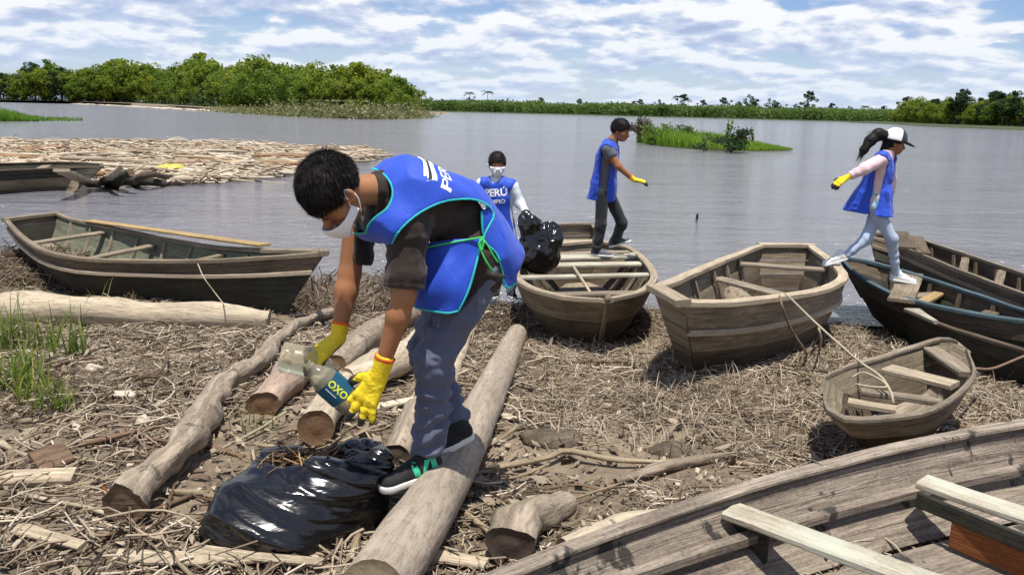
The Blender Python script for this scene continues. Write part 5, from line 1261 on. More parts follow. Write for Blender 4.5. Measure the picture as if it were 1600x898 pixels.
# ------------------------------------------------------------------ the bending man
def bender():
    root = empty('person', U(690, 745, 3.02), 'man in a royal blue vest and white mask bending over to pick up bottles', 'person')
    R0 = np.array(root.location)
    pel = U(742, 394, 3.10); wai = U(704, 336, 3.05); che = U(650, 314, 2.96); nk = U(598, 296, 2.88)
    sN = U(640, 350, 2.83); sF = U(563, 318, 3.07)
    lat = unit(sN - sF)                      # towards his left, the near side
    hipN = U(748, 418, 3.02); hipF = U(726, 410, 3.19); knN = U(680, 560, 2.95); anN = U(670, 694, 3.00)
    knF = U(668, 545, 3.20); anF = U(712, 668, 3.28)
    elN = U(632, 462, 2.80); wrN = U(599, 566, 2.80); elF = U(546, 428, 3.04); wrF = U(531, 512, 2.98)
    hc = U(518, 298, 2.78)
    spine = unit(che - pel); dors = unit(np.cross(spine, lat)); dors = dors if dors[2] > 0 else -dors
    hp, ears, T_, A, fr = head(None, hc, (-.70, -.55, .42), (-.40, -.25, -.88), 1.03)
    torso = [cap(pel, wai, .122, .116, dors, .86), cap(wai, che, .118, .132, dors, .82), cap(che + dors * .0, (sN + sF) / 2 + spine * .02, .125, .10, dors, .78),
             cap(hipN, hipN + (knN - hipN) * .2, .10, .095), cap(hipF, hipF + (knF - hipF) * .2, .10, .095), cap(sN - lat * .02, sF + lat * .02, .062, .062)]
    neck = [cap(nk, hc + (nk - hc) * .35, .056, .050)]
    arms = [cap(sN, elN, .052, .038), cap(elN, elN + (wrN - elN) * .3, .038, .040), cap(elN + (wrN - elN) * .3, wrN, .040, .027), cap(sF, elF, .052, .041), cap(elF, elF + (wrF - elF) * .3, .040, .042), cap(elF + (wrF - elF) * .3, wrF, .042, .027)]
    legs = [cap(hipN, knN, .082, .054), cap(knN, anN, .052, .040), cap(hipF, knF, .082, .054), cap(knF, anF, .052, .040)]
    body = su([grow(su(torso, .05), -.036), su(neck + hp, .018), su(arms, .02), grow(su(legs, .03), -.016)], .03)
    body = su([body] + ears, .006)
    sdf_obj('body', body, [pel, hc, anN, anF, wrN, wrF, sN, T_(0, .1, .1), T_(0, .1, -.1)], .14, .0062, M['skin'], root)
    hair_mesh(root, T_, A, 1.03, .0045, .012, 4, front=.024, n=16000, nape=-.065)
    # eyes and brows
    for q in (-1, 1):
        tube('eyelash', [T_(q * .018, .0945, -.004), T_(q * .031, .0945, -.009), T_(q * .046, .086, -.005)], [.0016, .0026, .0016], M['hair'], root, 5, n=6)
        tube('eyebrow', [T_(q * .014, .099, .022), T_(q * .034, .096, .028), T_(q * .054, .080, .022)], [.003, .004, .002], M['hair'], root, 5, n=6)
    # mask and its loops
    hs = su([ell(T_(0, .044, -.058), A, (.066, .072, .074)), ell(T_(0, .092, -.046), A, (.026, .026, .034)), ell(T_(0, .062, -.094), A, (.038, .036, .03))], .06); o = T_(0, 0, 0)
    def mreg(p):
        q = (p - o) @ A.T; x, y, z = q.T
        return np.maximum.reduce([z - np.interp(np.abs(x), [0, .03, .07], [-.026, -.036, -.052]), np.interp(np.abs(x), [0, .04, .07], [-.116, -.110, -.084]) - z, .018 - y])
    mf = inter(shell(hs, .004, .003), mreg)
    mo = sdf_obj('face_mask', mf, [T_(-.08, 0, -.13), T_(.08, .12, 0)], .06, .0028, M['mask'], root)
    for q in (-1, 1):
        for zz_ in ((-.050, .004), (-.092, -.050)):
            tb = tube('ear_loop', [T_(q * .071, .026, zz_[0]) - R0, T_(q * .083, .008, (zz_[0] + zz_[1]) / 2) - R0, T_(q * .086, -.012, zz_[1]) - R0, T_(q * .084, -.022, -.020) - R0], [.002] * 4, M['mask'], None, 5, n=10); tb.parent = mo
    # T-shirt
    slN = sN + (elN - sN) * .86; slF = sF + (elF - sF) * .80
    tee = su([grow(su(torso, .05), -.010), cap(sN, (sN + sF) / 2, .070, .09), cap(sN - lat * .01, slN, .066, .066), cap(sF, slF, .066, .070), cap(nk + (che - nk) * .5, nk, .075, .062)], .03)
    tee = sub(tee, inter(half(slN, -(elN - sN)), lambda p: np.linalg.norm(p - slN, axis=1) - .14)); tee = sub(tee, inter(half(slF, -(elF - sF)), lambda p: np.linalg.norm(p - slF, axis=1) - .12))
    nkd = unit(hc - nk); tee = sub(tee, half(nk + nkd * .034, -nkd))
    wb = pel - spine * .03
    tee = su([tee, cap(pel + spine * .04, pel - spine * .03, .139, .136, dors, .9), cap(hipN + spine * .06, hipN + spine * .005, .104, .102)], .03); tee = sub(tee, half(wb - spine * .045, spine))
    tee = seg_folds(tee, sN, slN, .0035, 70, 3, .1, 1); tee = folds(tee, .006, 11, 8, stretch=(1, 1.6, .6)); tee = folds(tee, .004, 27, 18)
    sdf_obj('t_shirt', tee, [pel, che, slN, slF, nk, sN, sF], .15, .0062, M['tee'], root)
    # trousers
    hemN = anN + unit(anN - knN) * .022; hemF = anF + unit(anF - knF) * .015
    tr = su([cap(pel - spine * .02, pel + spine * .05, .134, .128, dors, .9), cap(hipN, knN, .093, .066), cap(knN, hemN, .064, .056), cap(hipF, knF, .102, .066), cap(knF, hemF, .064, .056)], .035)
    tr = sub(tr, half(pel - spine * .010, -spine)); tr = sub(tr, inter(half(hemN, -(hemN - knN)), lambda p: np.linalg.norm(p - hemN, axis=1) - .14)); tr = sub(tr, inter(half(hemF, -(hemF - knF)), lambda p: np.linalg.norm(p - hemF, axis=1) - .13))
    tr = seg_folds(tr, knN, hemN, .0058, 80, 11, .05, 1.1); tr = seg_folds(tr, hipN, knN, .0065, 55, 12, .45, 1.2); tr = seg_folds(tr, knF, hemF, .008, 85, 15, .1, 1.1); tr = folds(tr, .009, 9, 6, stretch=(1.2, 1.2, .5)); tr = folds(tr, .005, 22, 7, stretch=(1, 1, 1.6))
    sdf_obj('trousers', tr, [pel, hipN, hipF, hemN, hemF, knN], .15, .0062, M['jeans'], root)
    tube('side_seam', catmull([hipN - lat * -.098 + unit(knN - hipN) * .1, knN + lat * .072, hemN + lat * .062], 12) + unit(np.cross(lat, [0, 0, 1])) * -.02, [.0022] * 3, M['white_cloth'], root, 4) if False else None
    # vest: shell over the torso, cut by the arm hole and the neck hole, the same on both sides
    base = grow(su(torso[:3] + [cap(sN - lat * .02, sF + lat * .02, .066, .066), cap(pel, pel - spine * .07, .135, .12, dors, .9)], .06), 0.012)
    base = folds(base, .009, 6, 21, stretch=(1, 1, 1)); base = folds(base, .003, 17, 22, stretch=(1, 1, .7)); _A = np.array([spine, lat, dors])
    def _dr(p, b0=base):
        q = (p @ _A.T) * np.array([3.2, 11, 6]) + 50; q = q + 1.2 * vn3(p * 5 + 9, 31)[:, None]; n = vn3(q, 33); return b0(p) - .008 * (1 - np.abs(2 * n - 1) * 2)
    base = _dr; mid = (pel + che) / 2
    arm_poly = catmull([(603, 440), (606, 405), (618, 370), (640, 345), (668, 326), (700, 314), (740, 312), (764, 322), (772, 336), (762, 356), (755, 376), (775, 395), (783, 420), (786, 470), (700, 520), (640, 520), (600, 500), (603, 440)], 70)
    neck_poly = catmull([(560, 262), (580, 263), (600, 273), (612, 292), (612, 310), (604, 326), (588, 338), (575, 352), (570, 365), (500, 350), (500, 250), (560, 262)], 50)
    pa, pn_ = polysd(arm_poly), polysd(neck_poly)
    o_m = (sN + sF) / 2
    def nearside(p):
        q = (p - o_m) @ lat; return p + np.outer(np.where(q < 0, -2 * q, 0), lat), q
    def armcut(p):
        pm, q = nearside(p); return pa(P2(pm)) / 430.0
    def neckcut(p): return np.where((p - nk) @ dors > -.30, pn_(P2(p)) / 440.0, 9)
    sh = shell(base, .010, .0035)
    region = lambda p: np.maximum(-armcut(p), -neckcut(p))
    tailcut = lambda p: (p - (pel - spine * .115)) @ (-spine)
    under = lambda p: np.where((p - che) @ spine < .03, ((pel - p) @ dors) - .02, -1)      # back panel only, below the shoulders
    sh = shell(base, .013, .0066)
    vf = inter(sh, region, tailcut, under)
    ptsv = [pel, che, sN, sF, nk, pel - spine * .15]
    vest = sdf_obj('vest', vf, ptsv, .16, .0058, M['vest'], root)
    band = lambda p: np.abs(np.minimum(armcut(p), neckcut(p)) - .001) - .0042
    tf = inter(shell(base, .013, .0085), band, tailcut, under); tt_ = sdf_obj('vest_binding', tf, ptsv, .16, .0042, M['trim'], None); tt_.parent = vest; tt_.data.transform(Matrix.Translation(-Vector(R0)))
    # hanging front apron and the tail at the back, as curved cloth
    def cloth_sheet(name, grid, mat, th=.004, amp=.006, seed=1, nu=34, nv=30, trim=None):
        Gd = np.array(grid, float); a = np.array([catmull(r_, nu) for r_ in Gd]); b = np.array([catmull(a[:, j], nv) for j in range(nu)]).transpose(1, 0, 2)
        nrm = np.cross(np.gradient(b, axis=0), np.gradient(b, axis=1)); nrm /= np.linalg.norm(nrm, axis=2)[..., None] + 1e-9
        uu, vv = np.meshgrid(np.linspace(0, 1, nu), np.linspace(0, 1, nv)); w_ = (vn(uu * 4.5 + vv * 1.5, vv * 1.6, seed) - .5) * 2 + (vn(uu * 9, vv * 3 + 7, seed) - .5); b = b + nrm * (w_ * amp * np.minimum(1, vv * 3))[..., None]
        V = np.concatenate([(b + nrm * th / 2).reshape(-1, 3), (b - nrm * th / 2).reshape(-1, 3)]) - R0; n = nu * nv; f = []
        for i in range(nv - 1):
            for j in range(nu - 1):
                q = (i*nu+j, i*nu+j+1, (i+1)*nu+j+1, (i+1)*nu+j); f.append(q); f.append(tuple(n + k for k in q[::-1]))
        bd = [(0, j) for j in range(nu)] + [(i, nu-1) for i in range(1, nv)] + [(nv-1, j) for j in range(nu-2, -1, -1)] + [(i, 0) for i in range(nv-2, 0, -1)]
        for k in range(len(bd)):
            a_, c_ = bd[k], bd[(k+1) % len(bd)]; i0 = a_[0]*nu+a_[1]; i1 = c_[0]*nu+c_[1]; f.append((i1, i0, n+i0, n+i1))
        o_ = mk(name, V, f, mat, root)
        if trim:
            for e in trim:
                pl = {'r': b[:, -1], 'l': b[:, 0], 'b': b[-1]}[e]; tb = tube('binding', pl - R0, [.0048] * len(pl), M['trim'], None, 6); tb.parent = o_
        return o_
    g = [[U(640, 382, 3.16), U(640, 384, 3.04), U(668, 380, 2.93), U(712, 374, 2.88), U(754, 372, 2.90)],
         [U(648, 412, 3.16), U(640, 415, 3.02), U(662, 416, 2.90), U(706, 412, 2.86), U(745, 408, 2.87)],
         [U(650, 448, 3.14), U(642, 450, 3.00), U(662, 456, 2.88), U(702, 452, 2.84), U(733, 450, 2.85)],
         [U(650, 468, 3.13), U(643, 471, 2.99), U(668, 484, 2.87), U(700, 489, 2.83), U(716, 485, 2.84)]]
    cloth_sheet('vest_front_flap', g, M['vest'], amp=.020, seed=5, trim='rb')
    g = [[U(752, 330, 2.96), U(768, 322, 2.99), U(775, 326, 3.08), U(775, 330, 3.2)],
         [U(757, 372, 2.95), U(783, 360, 2.98), U(796, 368, 3.08), U(790, 372, 3.2)],
         [U(780, 408, 2.96), U(797, 400, 2.99), U(808, 398, 3.08), U(798, 404, 3.2)],
         [U(785, 444, 2.98), U(793, 449, 3.0), U(803, 440, 3.08), U(798, 436, 3.2)]]
    cloth_sheet('vest_back_flap', g, M['vest'], amp=.012, seed=9, trim='lb')
    # waist tie
    for i, pp in enumerate(([(660, 388, 2.90), (700, 380, 2.875), (752, 371, 2.885), (758, 370, 2.88)], [(752, 372, 2.88), (760, 380, 2.875), (770, 398, 2.88), (778, 410, 2.89)], [(750, 373, 2.88), (752, 392, 2.87), (762, 412, 2.87), (771, 424, 2.885)], [(754, 372, 2.88), (748, 381, 2.87), (752, 392, 2.87), (757, 376, 2.875)])):
        tube('waist_tie', [U(*q) for q in pp], [.0035] * 4, M['cord'], root, 6, n=16)
    # printing on the back
    bv = bvh_of(vest)
    up_t = unit(np.cross(dors, spine)); tdir = -spine
    def print_on(name, verts2, faces, o_, ux, uy, nrm, mat, par, off=.0022, reach=.3):
        V = []
        for x, y in verts2:
            p = o_ + ux * x + uy * y + nrm * reach - R0; hit = bv.ray_cast(Vector(p), Vector(-nrm), reach * 2.5)
            V.append(np.array(hit[0]) + nrm * off if hit[0] is not None else (V[-1] if V else p - nrm * reach))
        faces = [f_ for f_ in faces if max(np.linalg.norm(V[f_[i]] - V[f_[i-1]]) for i in range(len(f_))) < .035]
        if name == 'back_print' and faces:      # one printed patch: keep its largest connected piece
            lab = list(range(len(V)))
            def fd(a):
                while lab[a] != a: a = lab[a]
                return a
            for f_ in faces:
                for k_ in f_[1:]: lab[fd(k_)] = fd(f_[0])
            cnt_ = {}
            for f_ in faces: cnt_[fd(f_[0])] = cnt_.get(fd(f_[0]), 0) + 1
            best = max(cnt_, key=cnt_.get); faces = [f_ for f_ in faces if fd(f_[0]) == best]
        us = sorted({k_ for f_ in faces for k_ in f_}); im = {a_: b_ for b_, a_ in enumerate(us)}; V = [V[a_] for a_ in us]; faces = [tuple(im[k_] for k_ in f_) for f_ in faces]
        q = mk(name, V, faces, mat, None); q.parent = par; return q
    # reading direction runs across the shoulders, lines stacked along the spine
    ux = -lat; uy = spine
    oc = U(664, 288, 2.90) + lat * .015 + spine * .055
    for k, (u0, v0, wd, hh, mt) in enumerate(((.0, -.003, .19, .042, 'white'), (-.03, .0, .10, .010, 'black_print'), (.055, -.006, .05, .012, 'black_print'))):
        gx = np.linspace(-.5, .5, 14); gy = np.linspace(-.5, .5, 5); v2 = [(u0 + a * wd, v0 + b_ * hh) for b_ in gy for a in gx]; fc = [(j*14+i, j*14+i+1, (j+1)*14+i+1, (j+1)*14+i) for j in range(4) for i in range(13)]
        print_on('back_print', v2, fc, oc, ux, uy, dors, M[mt], vest, .0022 + .0012 * (k > 0))
    v2, fc = text_mesh('PERÚ', .062); v2 = [(x, y) for x, y in v2]
    print_on('back_lettering', v2, fc, oc - spine * .085 + lat * .02, ux, uy, dors, M['white'], vest)
    # gloves
    glove(root, wrN + unit(wrN - elN) * .045, (wrN - elN) / np.linalg.norm(wrN - elN) + np.array([-.22, -.12, .0]), (-.10, -.93, .30), 1.16, .0034, (.10, .08, .10, .16), 1, .42, arm=elN - wrN)
    bd = unit(U(492, 556, 2.90) - U(531, 522, 2.98))
    glove(root, wrF + unit(wrF - elF) * .040, bd, (-.25, -.35, .88), 1.05, .0032, (.6, .7, .7, .6), 1, .16, arm=elF - wrF)
    # shoes
    tz = U(603, 768, 2.83)
    heel = U(688, 728, 3.04); toe = U(597, 770, 2.86)
    o1, ST, d, sd, up = shoe(root, heel + [0, 0, -.012], toe, (0.05, .05, 1), 1.0, .0036, M['shoe'], M['sole'])
    bs = bvh_of(o1); sgn = 1 if (sd @ np.array([0, -1, 0])) > 0 else -1; nrm = sd * sgn
    v2, fc = shape_N(.066); 
    V = []
    for x, y in v2:
        p = ST(.36, 0, .050) + d * x * 1.25 + up * y + nrm * .12 - R0; hit = bs.ray_cast(Vector(p), Vector(-nrm), .2); V.append(np.array(hit[0]) + nrm * .002 if hit[0] is not None else p - nrm * .085)
    q = mk('side_patch', V, fc, M['green'], None); q.parent = o1
    heel = U(736, 682, 3.26); toe = U(668, 716, 3.14); shoe(root, heel, toe, (0, 0, 1), 1.0, .0045, M['shoe'], M['sole'])
    return root
def sph(c, r, n=10, m_=14):
    V = []; 
    for i in range(n + 1):
        for j in range(m_): V.append(np.asarray(c) + r * np.array([sin(pi*i/n) * cos(2*pi*j/m_), sin(pi*i/n) * sin(2*pi*j/m_), cos(pi*i/n)]))
    return V, [(i*m_+j, i*m_+(j+1) % m_, (i+1)*m_+(j+1) % m_, (i+1)*m_+j) for i in range(n) for j in range(m_)]
from mathutils.bvhtree import BVHTree
def bvh_of(o):
    me = o.data; return BVHTree.FromPolygons([v.co[:] for v in me.vertices], [tuple(p.vertices) for p in me.polygons])
def text_mesh(s, size, bold=.012):
    cu = bpy.data.curves.new('t', 'FONT'); cu.body = s; cu.size = size; cu.offset = bold * size; cu.resolution_u = 3; cu.align_x = 'CENTER'
    o = bpy.data.objects.new('t', cu); COL.objects.link(o); dg = bpy.context.evaluated_depsgraph_get(); dg.update(); me = bpy.data.meshes.new_from_object(o.evaluated_get(dg))
    import bmesh
    bm = bmesh.new(); bm.from_mesh(me); bmesh.ops.triangulate(bm, faces=bm.faces[:]); bmesh.ops.subdivide_edges(bm, edges=[e for e in bm.edges if e.calc_length() > size * .25], cuts=2, use_grid_fill=True); bm.to_mesh(me); bm.free()
    v = [(p.co.x, p.co.y) for p in me.vertices]; f = [tuple(p.vertices) for p in me.polygons]
    bpy.data.objects.remove(o); bpy.data.curves.remove(cu); bpy.data.meshes.remove(me); return v, f
def shape_N(s):              # slanted block letter with two bars
    V = []; F_ = []
    def quad(a, b, c, d, n=4):
        k = len(V); 
        for i in range(n + 1):
            for j in range(n + 1):
                u, w_ = i / n, j / n; V.append(tuple((np.array(a) * (1-u) + np.array(b) * u) * (1-w_) + (np.array(d) * (1-u) + np.array(c) * u) * w_))
        for i in range(n):
            for j in range(n): F_.append((k+i*(n+1)+j, k+(i+1)*(n+1)+j, k+(i+1)*(n+1)+j+1, k+i*(n+1)+j+1))
    for q in ([(-.75, -.5), (-.45, -.5), (-.30, .5), (-.60, .5)], [(-.30, .5), (-.05, .5), (.30, -.5), (.02, -.5)], [(.22, -.5), (.52, -.5), (.70, .5), (.40, .5)]):
        quad(*[(x * s, y * s) for x, y in q])
    return V, F_
man = bender()
# ------------------------------------------------------------------ bottles and bags
def lathe(name, A_, B_, prof, mat, parent=None, sides=28, tintonly=False):
    A_ = np.asarray(A_, float); B_ = np.asarray(B_, float); d = unit(B_ - A_); L = np.linalg.norm(B_ - A_); u = unit(np.cross(d, [0.1, .2, 1])); v_ = np.cross(d, u)
    th = np.linspace(0, 2*pi, sides, endpoint=False)
    rg = np.array([A_ + d * L * t + r_ * (np.cos(th)[:, None] * u + np.sin(th)[:, None] * v_) for t, r_ in prof])
    if parent is not None: rg = rg - np.array(parent.location)
    v, f, uv = loft(rg, caps=False); return mk(name, v, f, mat, parent, uv)
pet, t, b = newmat('clouded_clear_plastic'); b.inputs['Base Color'].default_value = (.80, .76, .58, 1); b.inputs['Transmission Weight'].default_value = .82; b.inputs['Roughness'].default_value = .16; b.inputs['IOR'].default_value = 1.25
setbump(t, b, noise(t, coords(t, 'Object'), 22, 4, .6, .8), .5, .01); M['pet'] = pet
M['syrup'] = plain('brown_residue', (.16, .075, .03), .3, .4, 30); M['lab'] = plain('teal_blue_label', (.012, .085, .15), .45, .25, 14, bump=0); M['labyellow'] = plain('yellow_green_print', (.62, .68, .06), .5, .05, 40, bump=0)
PROF = [(0, .004), (.004, .030), (.02, .042), (.06, .0455), (.2, .046), (.22, .0445), (.24, .046), (.46, .046), (.60, .045), (.72, .039), (.84, .024), (.90, .0145), (.925, .0165), (.94, .0135), (1.0, .0135)]
A1 = U(437, 556, 2.90); B1 = U(512, 572, 2.93); B1 = A1 + unit(B1 - A1) * .215
r1 = empty('plastic_bottle', A1, 'empty cloudy plastic bottle held at left in the yellow gloved hand', 'bottle'); lathe('bottle_body', A1, B1, [(t_, q * 1.22) for t_, q in PROF], M['pet'], r1)
A2 = U(553, 634, 2.84); B2 = U(478, 566, 2.80); B2 = A2 + unit(B2 - A2) * .235
r2 = empty('plastic_bottle', A2, 'plastic bottle with a blue and teal label held below the first one', 'bottle'); lathe('bottle_body', A2, B2, [(t_, q * 1.12) for t_, q in PROF], M['pet'], r2)
lathe('residue', A2 + (B2 - A2) * .02, A2 + (B2 - A2) * .2, [(0, .028), (.1, .044), (.9, .048), (1, .02)], M['syrup'], r2)
lb = lathe('label', A2 + (B2 - A2) * .24, A2 + (B2 - A2) * .60, [(0, .0528), (.5, .0530), (1, .0528)], M['lab'], r2)
ad = unit(A2 - B2); cl = A2 + (B2 - A2) * .42; vd = unit(np.array([0, 0, CAMZ]) - cl); nn = unit(vd - ad * (vd @ ad)); tv = np.cross(nn, ad) * 1.0
v2, fc = text_mesh('OXO', .036, .03)
def wrap(v2, sx=0, sy=0, rr_=.0540):
    return [cl + ad * (x + sx) + rr_ * (nn * cos((y + sy) / rr_) + tv * sin((y + sy) / rr_)) - np.array(r2.location) for x, y in v2]
ly = mk('lettering', wrap(v2, .0, -.008), fc, M['labyellow'], None); ly.parent = lb
v2 = [(-.022 + .05 * i / 6 - .012, -.024 + .004 * j) for j in range(2) for i in range(7)]; fc = [(i, i+1, 8+i, 7+i) for i in range(6)]
ly = mk('label_line', wrap(v2), fc, M['white'], None); ly.parent = lb
for A_, B_, r_ in ((A2, B2, r2),):
    lathe('cap_ring', A_ + (B_ - A_) * .90, A_ + (B_ - A_) * .94, [(0, .0165), (.5, .019), (1, .0165)], M['pet'], r_)

def rotfold(f, amp, freq, ax3, stretch, seed, ridged=True, power=1.0):
    A = np.array(ax3)
    def g(p):
        q = (p @ A.T) * freq * np.array(stretch); n = vn3(q + 50 + .6 * vn3(p * freq * .7 + 20, seed + 3)[:, None], seed); n = (1 - np.abs(2 * n - 1) * 2) if ridged else 2 * n - 1
        return f(p) - amp * n
    return g
def big_bag():
    C = U(455, 806, 2.86); root = empty('garbage_bag', onground(455, 868, 0), 'open shiny black garbage bag stuffed with twigs at the bending man feet', 'bag')
    I = np.eye(3); c1 = U(440, 812, 2.84); c2 = U(540, 780, 2.96)
    f = su([ell(c1, I, (.25, .19, .155)), ell(U(396, 812, 2.86), I, (.165, .16, .135)), ell(c2, I, (.15, .16, .19)), ell(U(500, 745, 2.95), I, (.17, .13, .09))], .08)
    rc = U(500, 712, 2.97); a_, b_ = .235, .12
    th = np.linspace(0, 2*pi, 25); ring = [rc + np.array([a_ * cos(t_), b_ * sin(t_), .035 * cos(t_) + .020 * sin(3*t_)]) for t_ in th]
    rim = su([cap(ring[i] - [0, 0, .03], ring[i+1] - [0, 0, .03], .026 + .009 * sin(5*i), .026 + .009 * sin(5*i+5)) for i in range(24)], .02)
    wall = su([cap(ring[i] - [0, 0, .05], ring[i] * .5 + C * .5, .03, .05) for i in range(0, 24, 2)], .06)
    f = su([f, wall], .05); f = sub(f, ell(rc + [0, 0, .0], I, (a_ - .02, b_ - .015, .075)), .02); f = su([f, rim], .025)
    d1 = unit([.92, -.1, -.30]); d3 = unit(np.cross(d1, [0, 1, 0])); d2 = np.cross(d3, d1)
    f = rotfold(f, .016, 5, (d1, d2, d3), (.5, 1, 1.8), 3); f = rotfold(f, .0055, 13, (d1, d2, d3), (.16, .7, 2.6), 5); f = rotfold(f, .0028, 24, (d1, d2, d3), (.10, .5, 2.6), 9)
    g = gh(C[0], C[1])
    f = inter(f, half([0, 0, float(g) - .02], (0, 0, -1)))
    sdf_obj('bag_film', f, [C - [.42, .3, .25], C + [.40, .3, .30]], .02, .0052, M['bag'], root)
    r = np.random.default_rng(5); n = 70; P = rc + r.normal(size=(n, 3)) * [.085, .04, .012] + [-.02, -.0, -.012]
    v, f2, m_ = sticks_mesh(P, r.uniform(.08, .2, n), r.uniform(.0025, .005, n), 6, az=r.normal(size=n) * .6 + .8, pitch=.35, bend=.3)
    o = mk('twigs_in_bag', v, f2, tintmat('brown_twigs', [(0, (.12, .07, .035)), (1, (.42, .27, .15))]), None, tint=np.repeat(r.random(n), m_), smooth=False)
    tag(o, 'brown twigs gathered inside the open black bag', 'twigs', kind='stuff')
big_bag()

# ------------------------------------------------------------------ the three people at the boats
def figure(label, y, J, head_up, head_fwd, top, vestm, trm, shoem, skin='skin', sleeve='short', h=.0085, mask=False, cap_=None, facing=1, hs=.93, vest=None, gl=(), feet=(), bw=.115, extra=None, tee_s=.5, hips=.085, th=(.078, .055, .047)):
    P = {k: U(v[0], v[1], y + (v[2] if len(v) > 2 else 0)) for k, v in J.items()}
    root = empty('person', P['anN'] * .5 + P['anF'] * .5, label, 'person')
    lat = unit(P['sN'] - P['sF']); spine = unit(P['che'] - P['pel']); dors = unit(np.cross(spine, lat)); fw = -dors if (-dors) @ np.asarray(head_fwd) > 0 else dors
    hp, ears, T_, A, fr = head(None, P['hc'], head_up, head_fwd, hs)
    torso = [cap(P['pel'], P['che'], bw * .98, bw, fw, .74), cap(P['che'], (P['sN'] + P['sF']) / 2 - spine * .02, bw, bw * .8, fw, .7), cap(P['sN'] - lat * .015, P['sF'] + lat * .015, .048, .048)]
    arms = []
    for a in 'NF':
        arms += [cap(P['s' + a], P['el' + a], .045, .037), cap(P['el' + a], P['wr' + a], .037, .026)]
    legs = []
    for a in 'NF': legs += [cap(P['hip' + a], P['kn' + a], th[0] - .01, th[1] - .008), cap(P['kn' + a], P['an' + a], th[1] - .010, .034)]
    bodyf = su([grow(su(torso, .04), -.014), su([cap(P['nk'], P['hc'] * .8 + P['nk'] * .2, .050, .044)] + hp, .02), su(arms, .02), grow(su(legs, .03), -.006)], .03); bodyf = su([bodyf] + ears, .005)
    allp = [P[k] for k in P] + [T_(0, .1, .12), T_(0, -.1, .1)]
    sdf_obj('body', bodyf, allp, .13, h, M[skin], root)
    hair_mesh(root, T_, A, hs, .007, .016, 6, front=.034, n=5000, nape=-.062)
    # top with sleeves
    if sleeve == 'long': sl = [cap(P['s' + a], P['el' + a], .056, .048) for a in 'NF'] + [cap(P['el' + a], P['wr' + a], .048, .036) for a in 'NF']; ce = [(P['wr' + a], P['wr' + a] - P['el' + a]) for a in 'NF']
    else: sl = [cap(P['s' + a], P['s' + a] + (P['el' + a] - P['s' + a]) * tee_s, .056, .060) for a in 'NF']; ce = [(P['s' + a] + (P['el' + a] - P['s' + a]) * tee_s, P['el' + a] - P['s' + a]) for a in 'NF']
    tf = su([grow(su(torso, .04), .006), cap(P['pel'], P['pel'] - spine * .05, bw * 1.12, bw * 1.08, fw, .88)] + sl + [cap(P['nk'] - spine * .03, P['nk'], .06, .056)], .03)
    for c_, d_ in ce: tf = sub(tf, inter(half(c_, -d_), lambda p, c_=c_: np.linalg.norm(p - c_, axis=1) - .10))
    tf = sub(tf, half(P['nk'] + spine * .015, -spine)); tf = sub(tf, half(P['pel'] - spine * .09, spine)); tf = folds(tf, .006, 16, 3, stretch=(1, 1, .6))
    sdf_obj('shirt', tf, allp, .05, h, M[top], root)
    # trousers
    tr = [cap(P['pel'], P['pel'] - spine * .04, bw * 1.0, bw * .92, fw, .8)]
    for a in 'NF': tr += [cap(P['hip' + a], P['kn' + a], th[0], th[1]), cap(P['kn' + a], P['an' + a], th[1] - .001, th[2])]
    tr = su(tr, .03); tr = sub(tr, half(P['pel'] + spine * .06, -spine))
    for a in 'NF': tr = sub(tr, inter(half(P['an' + a] + unit(P['an' + a] - P['kn' + a]) * .012, -(P['an' + a] - P['kn' + a])), lambda p, a=a: np.linalg.norm(p - P['an' + a], axis=1) - .12)); tr = seg_folds(tr, P['kn' + a], P['an' + a], .004, 70, 4)
    tr = folds(tr, .005, 14, 9, stretch=(1, 1, .5)); sdf_obj('trousers', tr, allp, .05, h, M[trm], root)
    # vest: apron panels front and back, open at the sides
    flare = vest.get('flare', .05); hem = vest.get('hem', .22); wst = vest.get('waist', 0)
    vb = su([cap(P['pel'] - spine * hem, P['pel'] + spine * .05, bw * .98 + flare, bw * 1.0, fw, vest.get('ff', .95)), cap(P['pel'], P['che'], bw * 1.0, bw * 1.04, fw, .80), cap(P['che'], (P['sN'] + P['sF']) / 2 - spine * .01, bw * 1.03, bw * .84, fw, .76), cap(P['sN'] - lat * .02, P['sF'] + lat * .02, .058, .058)] + ([cap(P['che'] - fw * .04, P['pel'] - spine * hem - fw * vest['back'], .08, .085, fw, .8)] if vest.get('back') else []), .05)
    vf = grow(vb, .012); vf = folds(vf, vest.get('fold', .010), 11, 13, stretch=(1, 1, .45)); vf = folds(vf, .004, 28, 14, stretch=(1, 1, .6))
    vf = inter(vf, half(P['pel'] - spine * hem, -spine)); mids = (P['pel'] + P['che']) / 2
    for sgn, a in ((1, 'N'), (-1, 'F')):
        s_ = P['s' + a]; w_ = vest.get('gap', .05)
        top_, bot = s_ + lat * sgn * .02 - spine * .02, P['pel'] + lat * sgn * bw * 1.25 - spine * (hem + .08)
        vf = sub(vf, cap(top_, bot, .062, w_, lat, 2.2), .01)
    nkc = P['nk'] + fw * .03; vf = sub(vf, ell(nkc, np.array([lat, fw, spine]), (.066, .085, .075)))
    v_ = sdf_obj('vest', vf, allp + [P['pel'] - spine * (hem + .05)], .16, h * .9, M[vestm], root)
    if vest.get('tie'):
        rg = [P['pel'] + spine * .07 + lat * cos(t_) * bw * 1.10 + fw * sin(t_) * bw * .95 for t_ in np.linspace(0, 2*pi, 17)]
        tube('waist_tie', rg, [.007] * 17, M['trim'], root, 6); tube('waist_tie', [P['pel'] + spine * .07 + lat * bw * 1.12, P['pel'] + lat * bw * 1.2 + fw * .02, P['pel'] - spine * .07 + lat * bw * 1.2 + fw * .03], [.006] * 3, M['trim'], root, 6, n=7)
    bv = bvh_of(v_); R0 = np.array(root.location)
